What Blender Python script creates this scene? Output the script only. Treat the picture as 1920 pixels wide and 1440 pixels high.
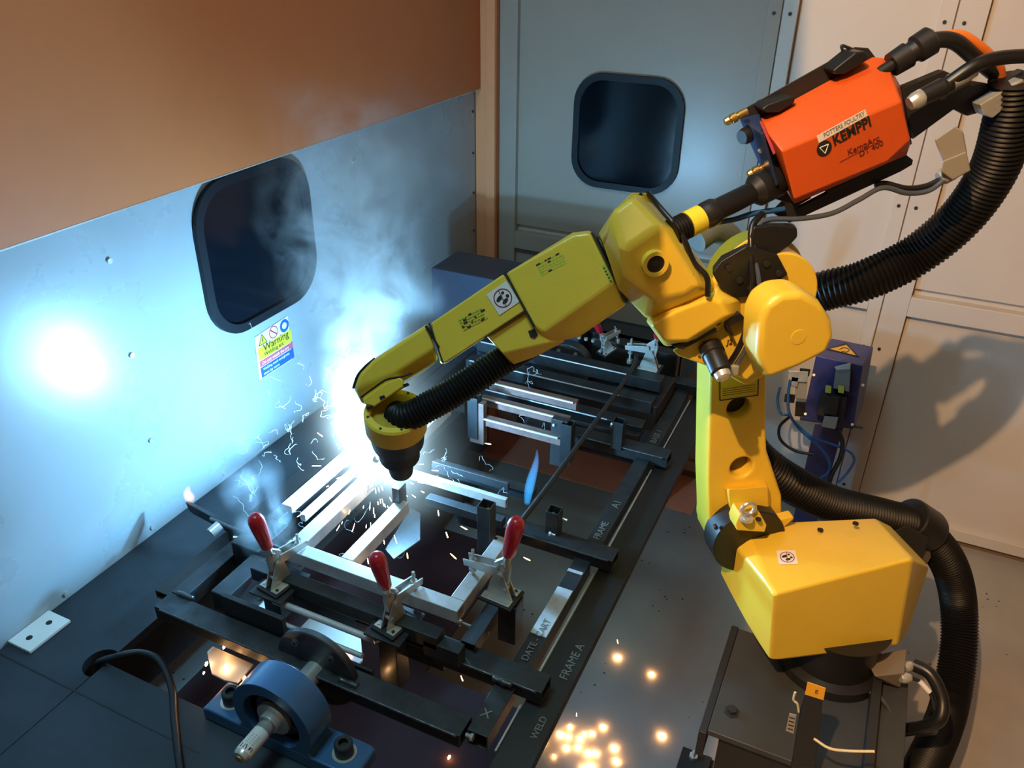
import bpy, bmesh, math, random
from mathutils import Vector, Matrix
R = math.radians
V = Vector
for o in list(bpy.data.objects): bpy.data.objects.remove(o)
scene = bpy.context.scene
COL = scene.collection
# ------------------------------------------------------------------ camera
FPX = 1537.0
_d = V((-42, 2734, FPX)).normalized()
_a = V((823.6, -849.8, FPX)); _a = (_a - _a.dot(_d) * _d).normalized()
_x = _a.cross(-_d)
WX, WY, WZ = _x, _a, -_d           # world axes seen in camera space (right, down, forward)
CAM = V((0, 0, 2.6))
def c2w(v): return V((WX.dot(v), WY.dot(v), WZ.dot(v)))
right, down, fwd = c2w(V((1, 0, 0))), c2w(V((0, 1, 0))), c2w(V((0, 0, 1)))
cd = bpy.data.cameras.new('camera'); cam = bpy.data.objects.new('camera', cd); COL.objects.link(cam)
m = Matrix((right, -down, -fwd)).transposed().to_4x4(); m.translation = CAM
cam.matrix_world = m
cd.sensor_width = 36; cd.lens = 36 * FPX / 1920; cd.clip_start = 0.05; cd.clip_end = 60
scene.camera = cam
# ------------------------------------------------------------------ world, colour, lights
w = bpy.data.worlds.new('world'); scene.world = w; w.use_nodes = True
w.node_tree.nodes['Background'].inputs[0].default_value = (0.80, 0.84, 0.90, 1)
w.node_tree.nodes['Background'].inputs[1].default_value = 0.05
vs = scene.view_settings; vs.view_transform = 'Standard'; vs.look = 'None'; vs.gamma = 1; vs.exposure = 0.18
vs.use_curve_mapping = False
cy = scene.cycles
cy.use_denoising = True; cy.caustics_reflective = False; cy.caustics_refractive = False
cy.sample_clamp_indirect = 4.0; cy.max_bounces = 6; cy.diffuse_bounces = 3; cy.glossy_bounces = 3
cy.transparent_max_bounces = 8; cy.volume_bounces = 2
ARC = V((-1.255, 1.71, 1.138))
def light(name, kind, loc, energy, col, **k):
    l = bpy.data.lights.new(name, kind); l.energy = energy; l.color = col
    for a, b in k.items(): setattr(l, a, b)
    o = bpy.data.objects.new(name, l); COL.objects.link(o); o.location = loc
    return o
def aim(o, tgt): o.rotation_euler = (V(tgt) - o.location).to_track_quat('-Z', 'Y').to_euler()
light('arc_light', 'POINT', ARC + V((0, 0, .025)), 84, (0.18, 0.55, 1.0), shadow_soft_size=0.02)
light('plume_fill_light', 'POINT', ARC + V((-.01, .01, .15)), 26, (0.28, 0.66, 1.0), shadow_soft_size=0.05)  # added to light the front bar and clamps as the bright plume would
light('ceiling_lamp_warm', 'POINT', (-0.70, -1.2, 4.9), 760, (1.0, 0.59, 0.285), shadow_soft_size=0.03)
lo = light('cool_fill_light', 'AREA', (-1.1, 0.7, 4.6), 46, (0.45, 0.86, 1.0), size=0.9)  # fill light added to cool and brighten the arm, not a room lamp
# ------------------------------------------------------------------ pixel helpers (photo pixels of the 1920x1440 frame)
def ray(px, py): return c2w(V((px - 960, py - 720, FPX))).normalized()
def onz(px, py, z):
    r = ray(px, py); return CAM + r * ((z - CAM.z) / r.z)
def onx(px, py, x):
    r = ray(px, py); return CAM + r * ((x - CAM.x) / r.x)
def ony(px, py, y):
    r = ray(px, py); return CAM + r * ((y - CAM.y) / r.y)
def onp(px, py, n, c):
    r = ray(px, py); return CAM + r * ((c - n.dot(CAM)) / n.dot(r))
# ------------------------------------------------------------------ materials
MATS = {}
def mat(name, col, rough=.5, metal=0., spec=.5, coat=0., noise=0., nscale=8., bump=0., bscale=60., emit=None, es=0., alpha=None, dark=None):
    if name in MATS: return MATS[name]
    m = bpy.data.materials.new(name); m.use_nodes = True; nt = m.node_tree; b = nt.nodes['Principled BSDF']
    b.inputs['Base Color'].default_value = (*col, 1); b.inputs['Roughness'].default_value = rough
    b.inputs['Metallic'].default_value = metal; b.inputs['Specular IOR Level'].default_value = spec
    b.inputs['Coat Weight'].default_value = coat; b.inputs['Coat Roughness'].default_value = .12
    tc = nt.nodes.new('ShaderNodeTexCoord')
    if noise > 0:
        n = nt.nodes.new('ShaderNodeTexNoise'); n.inputs['Scale'].default_value = nscale; n.inputs['Detail'].default_value = 6
        n.inputs['Roughness'].default_value = .62
        nt.links.new(tc.outputs['Object'], n.inputs['Vector'])
        mx = nt.nodes.new('ShaderNodeMix'); mx.data_type = 'RGBA'
        dk = dark if dark else tuple(c * (1 - noise) for c in col)
        mx.inputs['A'].default_value = (*dk, 1); mx.inputs['B'].default_value = (*[min(1, c * (1 + noise * .5)) for c in col], 1)
        rp = nt.nodes.new('ShaderNodeValToRGB'); rp.color_ramp.elements[0].position = .32; rp.color_ramp.elements[1].position = .62
        nt.links.new(n.outputs['Fac'], rp.inputs[0]); nt.links.new(rp.outputs[0], mx.inputs['Factor'])
        nt.links.new(mx.outputs['Result'], b.inputs['Base Color'])
        mr = nt.nodes.new('ShaderNodeMapRange'); mr.inputs['To Min'].default_value = min(1, rough + .1); mr.inputs['To Max'].default_value = max(0, rough - .06)
        nt.links.new(n.outputs['Fac'], mr.inputs['Value']); nt.links.new(mr.outputs[0], b.inputs['Roughness'])
    if bump > 0:
        n2 = nt.nodes.new('ShaderNodeTexNoise'); n2.inputs['Scale'].default_value = bscale; n2.inputs['Detail'].default_value = 4
        nt.links.new(tc.outputs['Object'], n2.inputs['Vector'])
        bp = nt.nodes.new('ShaderNodeBump'); bp.inputs['Strength'].default_value = bump; bp.inputs['Distance'].default_value = .004
        nt.links.new(n2.outputs['Fac'], bp.inputs['Height']); nt.links.new(bp.outputs[0], b.inputs['Normal'])
    if emit:
        b.inputs['Emission Color'].default_value = (*emit, 1); b.inputs['Emission Strength'].default_value = es
    if alpha is not None: b.inputs['Alpha'].default_value = alpha
    MATS[name] = m; return m
YEL = mat('robot_yellow_paint', (.87, .62, .055), .38, spec=.5, coat=.25, noise=.05, nscale=5, bump=.08, bscale=220)
WHITE = mat('white_panel_paint', (.34, .375, .385), .26, spec=.55, noise=.05, nscale=2.2)
SHEET = mat('orange_sheet', (.56, .155, .045), .55, noise=.08, nscale=1.2)
BSHADE = mat('back_panel_shaded', (.40, .325, .26), .30, spec=.5, noise=.05, nscale=2.)  # left panels of the back wall, their dimmer light put into the colour
BWARM = mat('back_panel_warm_lit', (.62, .56, .50), .30, spec=.5, noise=.05, nscale=2.)  # same back panels, with the warm lamp's light put into the colour
POSTLIT = mat('post_orange_light', (.96, .35, .15), .5, noise=.06, nscale=3)  # the orange light falling on the post is put into its colour
STRIP = mat('rust_seam', (.20, .12, .07), .7)
FLOOR = mat('painted_concrete', (.33, .30, .26), .5, noise=.16, nscale=1.6, bump=.12, bscale=40)
RUSTY = mat('rusty_flat_bar', (.24, .15, .13), .5, metal=.3, noise=.3, nscale=20)
FLIT = mat('floor_orange_light', (.92, .34, .19), .5, noise=.1, nscale=4)  # orange light lying on the floor, put into the colour
DECK = mat('dark_deck_steel', (.030, .040, .052), .5, metal=.2, noise=.30, nscale=3, bump=.1)
TUBE = mat('black_tube_steel', (.050, .055, .060), .42, metal=.55, noise=.35, nscale=14, bump=.1, bscale=90)
PLATE = mat('mill_plate_steel', (.10, .105, .11), .38, metal=.7, noise=.25, nscale=12)
BRIGHT = mat('bare_tube_steel', (.60, .62, .64), .36, metal=.25, noise=.18, nscale=20)
CHROME = mat('zinc_plated_steel', (.66, .67, .63), .28, metal=.6, noise=.12, nscale=30)
DIMW = mat('dull_outer_wall', (.16, .15, .14), .7)
BLACK = mat('black_plastic', (.012, .012, .013), .42, bump=.05)
MATTE = mat('matte_black_paint', (.018, .018, .019), .55, noise=.2, nscale=8)
RUBBER = mat('black_rubber', (.008, .008, .009), .36, spec=.6)
HOSE = mat('corrugated_black_plastic', (.006, .006, .0065), .45, spec=.22)
GLASS = mat('dark_welding_glass', (.003, .005, .008), .10, spec=.25)
GASKET = mat('black_rubber_gasket', (.006, .008, .011), .5, spec=.3)
RED = mat('red_rubber_grip', (.55, .012, .03), .30, coat=.3)
BLUE = mat('blue_enamel', (.035, .12, .26), .32, coat=.3, noise=.12, nscale=9)
NAVY = mat('navy_blue_paint', (.035, .04, .16), .38, coat=.2, noise=.06)
CAB = mat('slate_cabinet_paint', (.035, .040, .065), .45, noise=.15, nscale=4)
ORANGE = mat('orange_housing_plastic', (.60, .090, .011), .42, noise=.04, bump=.06, bscale=250)
BRASS = mat('brass', (.60, .42, .14), .3, metal=.9)
GREY = mat('grey_plastic', (.34, .32, .28), .45)
LGREY = mat('light_grey_plate', (.50, .49, .47), .4, noise=.08)
STICK = mat('white_sticker', (.82, .80, .78), .4)
YSTICK = mat('yellow_sticker', (.72, .62, .04), .35)
INK = mat('black_ink', (.015, .015, .015), .5)
DINK = mat('dark_brown_ink', (.16, .02, .01), .5)
REDINK = mat('red_ink', (.50, .02, .04), .5)
BLUEINK = mat('blue_ink', (.02, .10, .55), .5)
PINKINK = mat('sign_red', (.62, .10, .16), .5)
CHALK = mat('chalk', (.22, .22, .21), .9)
TBLUE = mat('blue_pneumatic_tube', (.02, .10, .32), .25, coat=.3)
CLEAR = mat('clear_tube', (.07, .09, .13), .15, coat=.5)
LGREEN = mat('label_green', (.46, .60, .06), .5)
TORANGE = mat('orange_cable', (.80, .20, .03), .4)
TWIRE = mat('cream_wire', (.70, .60, .36), .4)
SPK = mat('spark_emission', (1, .6, .3), .5, emit=(1.0, .55, .22), es=14)
EMB = mat('ember_emission', (1, .5, .2), .5, emit=(1.0, .50, .18), es=80)
# floor specks
def add_specks(m, scale=26, thr=.13, col=(.03, .03, .028)):
    nt = m.node_tree; b = nt.nodes['Principled BSDF']; src = b.inputs['Base Color'].links[0].from_socket
    tc = nt.nodes.new('ShaderNodeTexCoord'); v = nt.nodes.new('ShaderNodeTexVoronoi'); v.inputs['Scale'].default_value = scale
    nt.links.new(tc.outputs['Object'], v.inputs['Vector'])
    n = nt.nodes.new('ShaderNodeTexNoise'); n.inputs['Scale'].default_value = 3.0; nt.links.new(tc.outputs['Object'], n.inputs['Vector'])
    mr = nt.nodes.new('ShaderNodeMapRange'); mr.inputs['From Min'].default_value = .5; mr.inputs['From Max'].default_value = .62; mr.inputs['To Max'].default_value = thr
    nt.links.new(n.outputs['Fac'], mr.inputs['Value'])
    lt = nt.nodes.new('ShaderNodeMath'); lt.operation = 'LESS_THAN'
    nt.links.new(v.outputs['Distance'], lt.inputs[0]); nt.links.new(mr.outputs[0], lt.inputs[1])
    mx = nt.nodes.new('ShaderNodeMix'); mx.data_type = 'RGBA'; mx.inputs['B'].default_value = (*col, 1)
    nt.links.new(lt.outputs[0], mx.inputs['Factor']); nt.links.new(src, mx.inputs['A']); nt.links.new(mx.outputs['Result'], b.inputs['Base Color'])
add_specks(FLOOR)
# ------------------------------------------------------------------ mesh helpers
def link(name, me, material=None, parent=None, bevel=0., seg=2, smooth=False):
    o = bpy.data.objects.new(name, me); COL.objects.link(o)
    if material: me.materials.append(material)
    if smooth or bevel > 0:
        for p in me.polygons: p.use_smooth = True
    if bevel > 0:
        b = o.modifiers.new('bevel', 'BEVEL'); b.width = bevel; b.segments = seg; b.limit_method = 'ANGLE'; b.angle_limit = R(28)
        b.harden_normals = True
    if parent:
        o.parent = parent; o.matrix_parent_inverse = Matrix.Translation(-parent.location) if parent.type == 'EMPTY' and parent.parent is None else parent.matrix_world.inverted()
    return o
def tag(o, label=None, cat=None, group=None, kind=None):
    if label: o['label'] = label
    if cat: o['category'] = cat
    if group: o['group'] = group
    if kind: o['kind'] = kind
    return o
def thing(name, label, cat, loc=(0, 0, 0), group=None):
    o = bpy.data.objects.new(name, None); COL.objects.link(o); o.location = loc; o.empty_display_size = .1
    return tag(o, label, cat, group)
def struct(o): o['kind'] = 'structure'; return o
def cut(o, cutters):
    """boolean difference, applied; cutters are removed"""
    for c in cutters:
        md = o.modifiers.new('b', 'BOOLEAN'); md.object = c; md.operation = 'DIFFERENCE'; md.solver = 'EXACT'
        o.modifiers.move(len(o.modifiers) - 1, 0)
    # keep bevel live: evaluate only booleans
    bev = [m_ for m_ in o.modifiers if m_.type == 'BEVEL']
    for b in bev: b.show_viewport = False
    dg = bpy.context.evaluated_depsgraph_get(); dg.update()
    me = bpy.data.meshes.new_from_object(o.evaluated_get(dg)); old = o.data; o.data = me
    for m_ in [m_ for m_ in o.modifiers if m_.type == 'BOOLEAN']: o.modifiers.remove(m_)
    for b in bev: b.show_viewport = True
    for c in cutters: bpy.data.objects.remove(c)
    return o
def pydata(verts, faces):
    me = bpy.data.meshes.new('m'); me.from_pydata([tuple(v) for v in verts], [], faces); me.update()
    bm = bmesh.new(); bm.from_mesh(me); bmesh.ops.recalc_face_normals(bm, faces=bm.faces); bm.to_mesh(me); bm.free(); return me
def prism_me(pts, off):
    n = len(pts); off = V(off)
    vs_ = [V(p) for p in pts] + [V(p) + off for p in pts]
    fs = [tuple(range(n)), tuple(range(2 * n - 1, n - 1, -1))] + [(i, (i + 1) % n, n + (i + 1) % n, n + i) for i in range(n)]
    return pydata(vs_, fs)
def prism(name, pts, off, material, parent=None, bevel=0., seg=2): return link(name, prism_me(pts, off), material, parent, bevel, seg)
def box(name, lo, hi, material, parent=None, bevel=0., seg=2):
    x0, y0, z0 = lo; x1, y1, z1 = hi
    return prism(name, [(x0, y0, z0), (x1, y0, z0), (x1, y1, z0), (x0, y1, z0)], (0, 0, z1 - z0), material, parent, bevel, seg)
def hull(name, pts, material, parent=None, bevel=0., seg=3):
    bm = bmesh.new()
    for p in pts: bm.verts.new(p)
    r = bmesh.ops.convex_hull(bm, input=bm.verts)
    bmesh.ops.delete(bm, geom=[v for v in bm.verts if not v.link_faces], context='VERTS')
    bmesh.ops.dissolve_limit(bm, angle_limit=R(7), verts=bm.verts, edges=bm.edges)
    bmesh.ops.recalc_face_normals(bm, faces=bm.faces)
    me = bpy.data.meshes.new('m'); bm.to_mesh(me); bm.free()
    return link(name, me, material, parent, bevel, seg)
def frame_of(ax):
    ax = V(ax).normalized(); h = V((0, 0, 1)) if abs(ax.z) < .9 else V((1, 0, 0))
    u = ax.cross(h).normalized(); return u, u.cross(ax).normalized()   # u x v
def tube_me(pts, rad, n=12, cap=True, closed=False):
    """sweep with parallel transport; rad is a number or list"""
    pts = [V(p) for p in pts]; N = len(pts); rs = rad if isinstance(rad, (list, tuple)) else [rad] * N
    T = []
    for i in range(N):
        a = pts[(i - 1) % N] if (closed or i > 0) else pts[0]; b = pts[(i + 1) % N] if (closed or i < N - 1) else pts[-1]
        t = (b - a); T.append(t.normalized() if t.length > 1e-9 else (T[-1] if T else V((0, 0, 1))))
    u, v = frame_of(T[0]); verts = []; faces = []
    for i in range(N):
        if i:
            q = T[i - 1].rotation_difference(T[i]); u = q @ u; v = q @ v
        for k in range(n):
            a = 2 * math.pi * k / n; verts.append(pts[i] + (u * math.cos(a) + v * math.sin(a)) * rs[i])
    M_ = N if closed else N - 1
    for i in range(M_):
        j = (i + 1) % N
        for k in range(n): faces.append((i * n + k, i * n + (k + 1) % n, j * n + (k + 1) % n, j * n + k))
    if cap and not closed:
        faces.append(tuple(range(n))); faces.append(tuple((N - 1) * n + k for k in range(n)))
    return pydata(verts, faces)
def spline(cps, per=12):
    cps = [V(c) for c in cps]; P = [cps[0] * 2 - cps[1]] + cps + [cps[-1] * 2 - cps[-2]]; out = []
    for i in range(1, len(P) - 2):
        a, b, c, d = P[i - 1:i + 3]
        for k in range(per):
            t = k / per; out.append(.5 * ((2 * b) + (c - a) * t + (2 * a - 5 * b + 4 * c - d) * t * t + (3 * b - a - 3 * c + d) * t ** 3))
    out.append(cps[-1]); return out
def resample(pts, step):
    out = [pts[0].copy()]; acc = 0.; last = pts[0]
    for p in pts[1:]:
        seg = (p - last).length
        while acc + seg >= step:
            t = (step - acc) / seg; last = last + (p - last) * t; out.append(last.copy()); seg = (p - last).length; acc = 0.
        acc += seg; last = p
    return out
def sharp(o, ang=30):
    """smooth shading with hard creases where faces meet at a steep angle"""
    me = o.data
    for p in me.polygons: p.use_smooth = True
    me.set_sharp_from_angle(angle=R(ang)); return o
def tube(name, cps, r, material, parent=None, n=12, per=12, cap=True):
    return sharp(link(name, tube_me(spline(cps, per), r, n, cap), material, parent), 60)
def hose(name, cps, r, pitch, material, parent=None, depth=.12, n=20):
    P = resample(spline(cps, 24), pitch / 4); rs = [r * (1 - depth * (0, .35, 1, .35)[i % 4]) for i in range(len(P))]
    o = link(name, tube_me(P, rs, n), material, parent, smooth=False)
    return sharp(o, 50)
def cyl(name, a, b, r, material, parent=None, n=28, r2=None, bevel=0.):
    o = link(name, tube_me([a, b], [r, r if r2 is None else r2], n), material, parent, bevel)
    return o if bevel else sharp(o)
def lathe_me(prof, a, ax, n=32):
    """profile of (distance along axis, radius)"""
    a = V(a); ax = V(ax).normalized(); u, v = frame_of(ax); verts = []; faces = []
    for (h, r) in prof:
        for k in range(n):
            t = 2 * math.pi * k / n; verts.append(a + ax * h + (u * math.cos(t) + v * math.sin(t)) * r)
    for i in range(len(prof) - 1):
        for k in range(n): faces.append((i * n + k, i * n + (k + 1) % n, (i + 1) * n + (k + 1) % n, (i + 1) * n + k))
    faces.append(tuple(range(n))); faces.append(tuple((len(prof) - 1) * n + k for k in range(n)))
    return pydata(verts, faces)
def lathe(name, prof, a, ax, material, parent=None, n=32): return sharp(link(name, lathe_me(prof, a, ax, n), material, parent), 35)
def join_me(mes):
    bm = bmesh.new()
    for me in mes: bm.from_mesh(me)
    out = bpy.data.meshes.new('m'); bm.to_mesh(out); bm.free(); return out
def box_me(lo, hi):
    x0, y0, z0 = lo; x1, y1, z1 = hi
    return prism_me([(x0, y0, z0), (x1, y0, z0), (x1, y1, z0), (x0, y1, z0)], (0, 0, z1 - z0))
def sqtube_me(a, b, wd, h, t=.004, up=(0, 0, 1)):
    """open-ended rectangular tube from a to b; a and b lie on the centre line of its top face"""
    a = V(a); b = V(b); ax = (b - a).normalized(); up = V(up); s = ax.cross(up).normalized(); up = s.cross(ax)
    def ring(p, i): return [p - s * (wd / 2 - i) - up * i, p + s * (wd / 2 - i) - up * i, p + s * (wd / 2 - i) - up * (h - i), p - s * (wd / 2 - i) - up * (h - i)]
    A, B, Ai, Bi = ring(a, 0), ring(b, 0), ring(a, t), ring(b, t); vs_ = A + B + Ai + Bi; fs = []
    for i in range(4):
        j = (i + 1) % 4
        fs += [(i, j, 4 + j, 4 + i), (8 + i, 12 + i, 12 + j, 8 + j), (i, 8 + i, 8 + j, j), (4 + i, 4 + j, 12 + j, 12 + i)]
    return pydata(vs_, fs)
def sqtube(name, a, b, wd, h, material, parent=None, bevel=.003, t=.004, up=(0, 0, 1)):
    return link(name, sqtube_me(a, b, wd, h, t, up), material, parent, bevel, 2)
def text(name, s, origin, xd, yd, size, material, parent=None, align='LEFT', depth=.0004, sx=1., bold=0.):
    c = bpy.data.curves.new(name, 'FONT'); c.body = s; c.size = size; c.extrude = depth; c.align_x = align; c.offset = bold
    c.materials.append(material); o = bpy.data.objects.new(name, c); COL.objects.link(o)
    xd = V(xd).normalized(); yd = (V(yd) - V(yd).dot(xd) * xd).normalized(); zd = xd.cross(yd)
    mm = Matrix((xd * sx, yd, zd)).transposed().to_4x4(); mm.translation = V(origin) + zd * .0006
    if parent:
        o.parent = parent; o.matrix_parent_inverse = Matrix.Translation(-parent.location) if parent.type == 'EMPTY' and parent.parent is None else parent.matrix_world.inverted()
    o.matrix_basis = mm
    return o
def rrect(cx, cy, w_, h_, r, n=6, skew=0.):
    pts = []
    for (sx_, sy_, a0) in ((1, 1, 0), (-1, 1, 90), (-1, -1, 180), (1, -1, 270)):
        for k in range(n + 1):
            a = R(a0 + 90 * k / n); pts.append((cx + sx_ * (w_ / 2 - r) + r * math.cos(a), cy + sy_ * (h_ / 2 - r) + r * math.sin(a)))
    return pts
def to_mesh_all():
    for o in [o for o in scene.objects if o.type == 'FONT']:
        dg_ = bpy.context.evaluated_depsgraph_get()
        me = bpy.data.meshes.new_from_object(o.evaluated_get(dg_)); n = bpy.data.objects.new('tmp_name', me); COL.objects.link(n)
        n.parent = o.parent; n.matrix_parent_inverse = o.matrix_parent_inverse.copy(); n.matrix_basis = o.matrix_basis.copy()
        nm = o.name; bpy.data.objects.remove(o); n.name = nm
def bolt(name, p, ax, r, h, material, parent, hexa=True):
    return lathe(name, [(0, r), (h, r), (h, r * .45), (h * .5, r * .45)], p, ax, material, parent, n=6 if hexa else 16)
# =================================================================== STRUCTURE
YW = 3.728; XL = -1.914; ZD = .86
flo = box('floor', (-4.2, -1.6, -.1), (3.2, YW + .15, 0), FLOOR); struct(flo)
cei = box('ceiling', (-4.2, -1.6, 5.4), (3.2, YW + .15, 5.5), DIMW); struct(cei)
wr = box('wall_right', (3.0, -1.6, 0), (3.1, YW, 5.4), DIMW); struct(wr)
wf = box('wall_front', (-4.2, -1.7, 0), (3.2, -1.6, 5.4), DIMW); struct(wf)
# back wall: a backing with panels, uprights and rails as parts
wb = box('wall_back', (-4.2, YW + .02, 0), (3.1, YW + .12, 5.4), BWARM); struct(wb)
for i, (x0, x1) in enumerate(((-1.70, -.60), (-.48, .03), (.19, 1.30), (1.42, 2.95))):
    for (z0, z1) in ((.09, 1.13), (1.255, 3.2)):
        box('panel', (x0 - .012, YW + .0, z0 - .01), (x1 + .012, YW + .018, z1 + .01), BSHADE if i == 0 else BWARM, wb, .003)
fr = .03
for (x0, x1) in ((-1.79, -1.70), (-.60, -.542), (-.538, -.48), (.03, .083), (.087, .19), (1.30, 1.36), (1.364, 1.42)):
    box('upright', (x0, YW - fr, 0.04), (x1, YW + .02, 3.2), BSHADE if x1 < -.5 else BWARM, wb, .003)
for i, (x0, x1) in enumerate(((-1.70, -.60), (-.48, .03), (.19, 1.30), (1.42, 2.95))):
    for (z0, z1) in ((.04, .10), (1.125, 1.215)):
        box('rail', (x0, YW - fr, z0), (x1, YW + .02, z1), BSHADE if i == 0 else BWARM, wb, .003)
for x in (-.54, .085):
    box('seam', (x - .0035, YW - .022, .04), (x + .0035, YW + .0, 3.2), STRIP, wb)
for x in (-.478, .192):
    box('seam', (x - .004, YW - .004, .09), (x + .004, YW + .001, 3.2), STRIP, wb)
for x in (-.571, -.508, .052, .118):
    for z in (2.30, 1.6, .95, .2):
        cyl('screw', (x, YW - fr - .004, z), (x, YW - fr + .002, z), .007, INK, wb, 12)
tr = box('trim_1', (-1.7, YW - .004, 0), (2.95, YW + .019, .04), STRIP); struct(tr)
post = box('trim_2', (-1.912, YW - .05, 0), (-1.80, YW + .02, 3.2), POSTLIT, None, .004); struct(post)
box('flange', (-1.84, YW - .075, 0), (-1.795, YW - .05, 3.2), POSTLIT, post, .003)
def window(nm, org, xd, zd, nd, w_=.51, h_=.51, r=.135):
    """rounded viewing window: gasket ring with a dark pane"""
    out = [org + xd * a + zd * b for a, b in rrect(0, 0, w_, h_, r, 8)]
    inn = [org + xd * a + zd * b for a, b in rrect(0, 0, w_ - .06, h_ - .06, r - .025, 8)]
    n = len(out); vs_ = [p + nd * .0 for p in out] + [p + nd * .018 for p in out] + [p + nd * .018 for p in inn] + [p - nd * .004 for p in inn]; fs = []
    for k in range(3):
        for i in range(n): fs.append((k * n + i, k * n + (i + 1) % n, (k + 1) * n + (i + 1) % n, (k + 1) * n + i))
    g = link(nm, pydata(vs_, fs), GASKET, None, smooth=False); sharp(g, 40); struct(g)
    prism('pane', [p + nd * .006 for p in inn], -nd * .004, GLASS, g)
    return g
window('window_1', V((-1.152, YW, 1.757)), V((1, 0, 0)), V((0, 0, 1)), V((0, -1, 0)), .52, .52)
# left wall (screen beside the work table)
wl = box('wall_left', (XL - .02, .2, ZD), (XL, YW - .05, 3.3), WHITE); struct(wl)
window('window_2', V((XL, 2.066, 1.628)), V((0, 1, 0)), V((0, 0, 1)), V((1, 0, 0)), .56, .53, .15)
for (px, py) in ((204, 489), (246, 666), (282, 825), (285, 988), (123, 1113), (662, 303), (672, 443), (420, 888)):
    p = onx(px, py, XL); cyl('screw', p - V((.003, 0, 0)), p + V((.006, 0, 0)), .008, CHROME, wl, 12)
for k in range(7):
    cyl('screw', (XL - .002, YW - .075, 1.0 + .2 * k), (XL + .005, YW - .075, 1.0 + .2 * k), .006, INK, wl, 10)
# orange upper sheet hung in front of the left wall
p0 = onx(0, 468, XL + .03)
up = box('wall_left', (XL + .022, .1, p0.z), (XL + .034, YW - .055, 3.3), SHEET); struct(up); up.name = 'trim_3'
box('edge_lip', (XL + .012, .1, p0.z - .004), (XL + .034, YW - .055, p0.z + .001), CHROME, up)
bx = lambda z: -.07 - .14 * z
bf = prism('lamp_blocker', [(bx(2.62), -1.58, 2.62), (bx(2.62) - .01, -1.58, 2.62), (bx(5.39) - .01, -1.58, 5.39), (bx(5.39), -1.58, 5.39)], (0, 2.58, 0), MATTE); struct(bf)  # unseen sheet added above the view to cut off the warm lamp
st = box('floor_light_strip', (-1.9, 3.385, .0), (-.545, 3.70, .003), FLIT); struct(st)  # pool of orange light laid on the floor as a coloured strip
# =================================================================== DECK (positioner base)
deck = thing('turntable_deck', 'black steel deck of the positioner along the white left wall', 'welding table', (-1.6, 1.2, 0))
OX0, OY0 = -1.60, .98    # opening under the fixture
def dk(nm, lo, hi): return box(nm, lo, hi, DECK, deck, .003)
sl = dk('side_plate', (XL, .2, ZD - .03), (-1.62, YW - .08, ZD))
nr = dk('near_plate', (-1.619, .2, ZD - .03), (-.62, .95, ZD))
c_ = [cyl('c', (-1.52, .86, ZD - .1), (-1.52, .86, ZD + .1), .045, None, None, 28)]
fp = dk('far_plate', (-1.619, 2.95, ZD - .03), (-.62, YW - .08, ZD))
for (x0, x1, y0, y1) in ((XL, -1.68, .22, 3.6), (-1.6, -.68, .26, .86), (-1.6, -.68, 3.0, 3.6)):
    box('under_frame', (x0 + .02, y0, ZD - .26), (x1, y1, ZD - .031), MATTE, deck, .004)
for (x, y) in ((-1.80, .4), (-.75, .4), (-1.80, 3.45), (-.75, 3.45)):
    box('leg', (x - .05, y - .05, 0), (x + .05, y + .05, ZD - .26), MATTE, deck, .004)
hp = onz(190, 1243, ZD)
cutter = lathe('c', [(0, .047), (.2, .047)], (hp.x, hp.y, ZD - .1), (0, 0, 1), None, None, 32)
cut(sl if hp.x < -1.62 else nr, [cutter])
for c in c_: bpy.data.objects.remove(c)
# seams and small screws on the deck
a_, b_ = onz(20, 1237, ZD), onz(330, 1390, ZD)
box('joint', (XL + .01, a_.y - .0, ZD - .001), (-1.20, a_.y + .004, ZD + .0012), INK, deck)
# white two-hole bracket plate on the deck against the wall
q = [onz(*p, ZD + .008) for p in ((98, 1145), (132, 1163), (58, 1224), (20, 1204))]
X0 = XL + .001; xr = q[1].x; y0 = q[2].y; y1 = q[1].y
br = box('bracket_plate', (X0, y0, ZD), (xr, y1, ZD + .010), STICK, None, .002)
tag(br, 'small white two-hole bracket plate at the foot of the white wall', 'bracket')
for k in (.26, .74):
    cyl('bolt_hole', ((X0 + xr) / 2, y0 + (y1 - y0) * k, ZD + .0095), ((X0 + xr) / 2, y0 + (y1 - y0) * k, ZD + .0108), .0085, INK, br, 18)
# black cable out of the deck hole
cp = [V((hp.x + .005, hp.y, ZD - .10)), V((hp.x - .012, hp.y - .005, ZD - .01)), onz(215, 1232, ZD + .03), onz(262, 1224, ZD + .035), onz(300, 1240, ZD + .03), onz(322, 1290, ZD + .02), onz(327, 1350, ZD + .012), onz(338, 1440, ZD + .012), onz(350, 1500, ZD + .012)]
cb = tube('power_cable', cp, .0095, RUBBER, None, 12)
tag(cb, 'thick black cable rising from the round hole in the dark deck', 'cable')
# =================================================================== HEADSTOCK CABINET
cabz = 1.3; f_ = onz(860, 470, cabz); nn = onz(808, 502, cabz)
cab = thing('drive_cabinet', 'dark slate drive cabinet behind the robot arm by the left wall', 'cabinet', (f_.x, f_.y, ZD))
hullp = box('housing', (nn.x - .0, nn.y, ZD), (-1.02, f_.y, cabz), CAB, cab, .006)
box('base_plate', (nn.x - .03, nn.y - .02, ZD), (-.98, f_.y + .03, ZD + .012), MATTE, cab, .002)
cyl('drive_flange', (-1.05, nn.y - .05, 1.0), (-1.05, nn.y + .001, 1.0), .10, PLATE, cab, 36, bevel=.003)
for k in range(6):
    a = k * math.pi / 3; bolt('bolt', (-1.05 + .075 * math.cos(a), nn.y - .05, 1.0 + .075 * math.sin(a)), (0, -1, 0), .009, .008, CHROME, cab)
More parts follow.
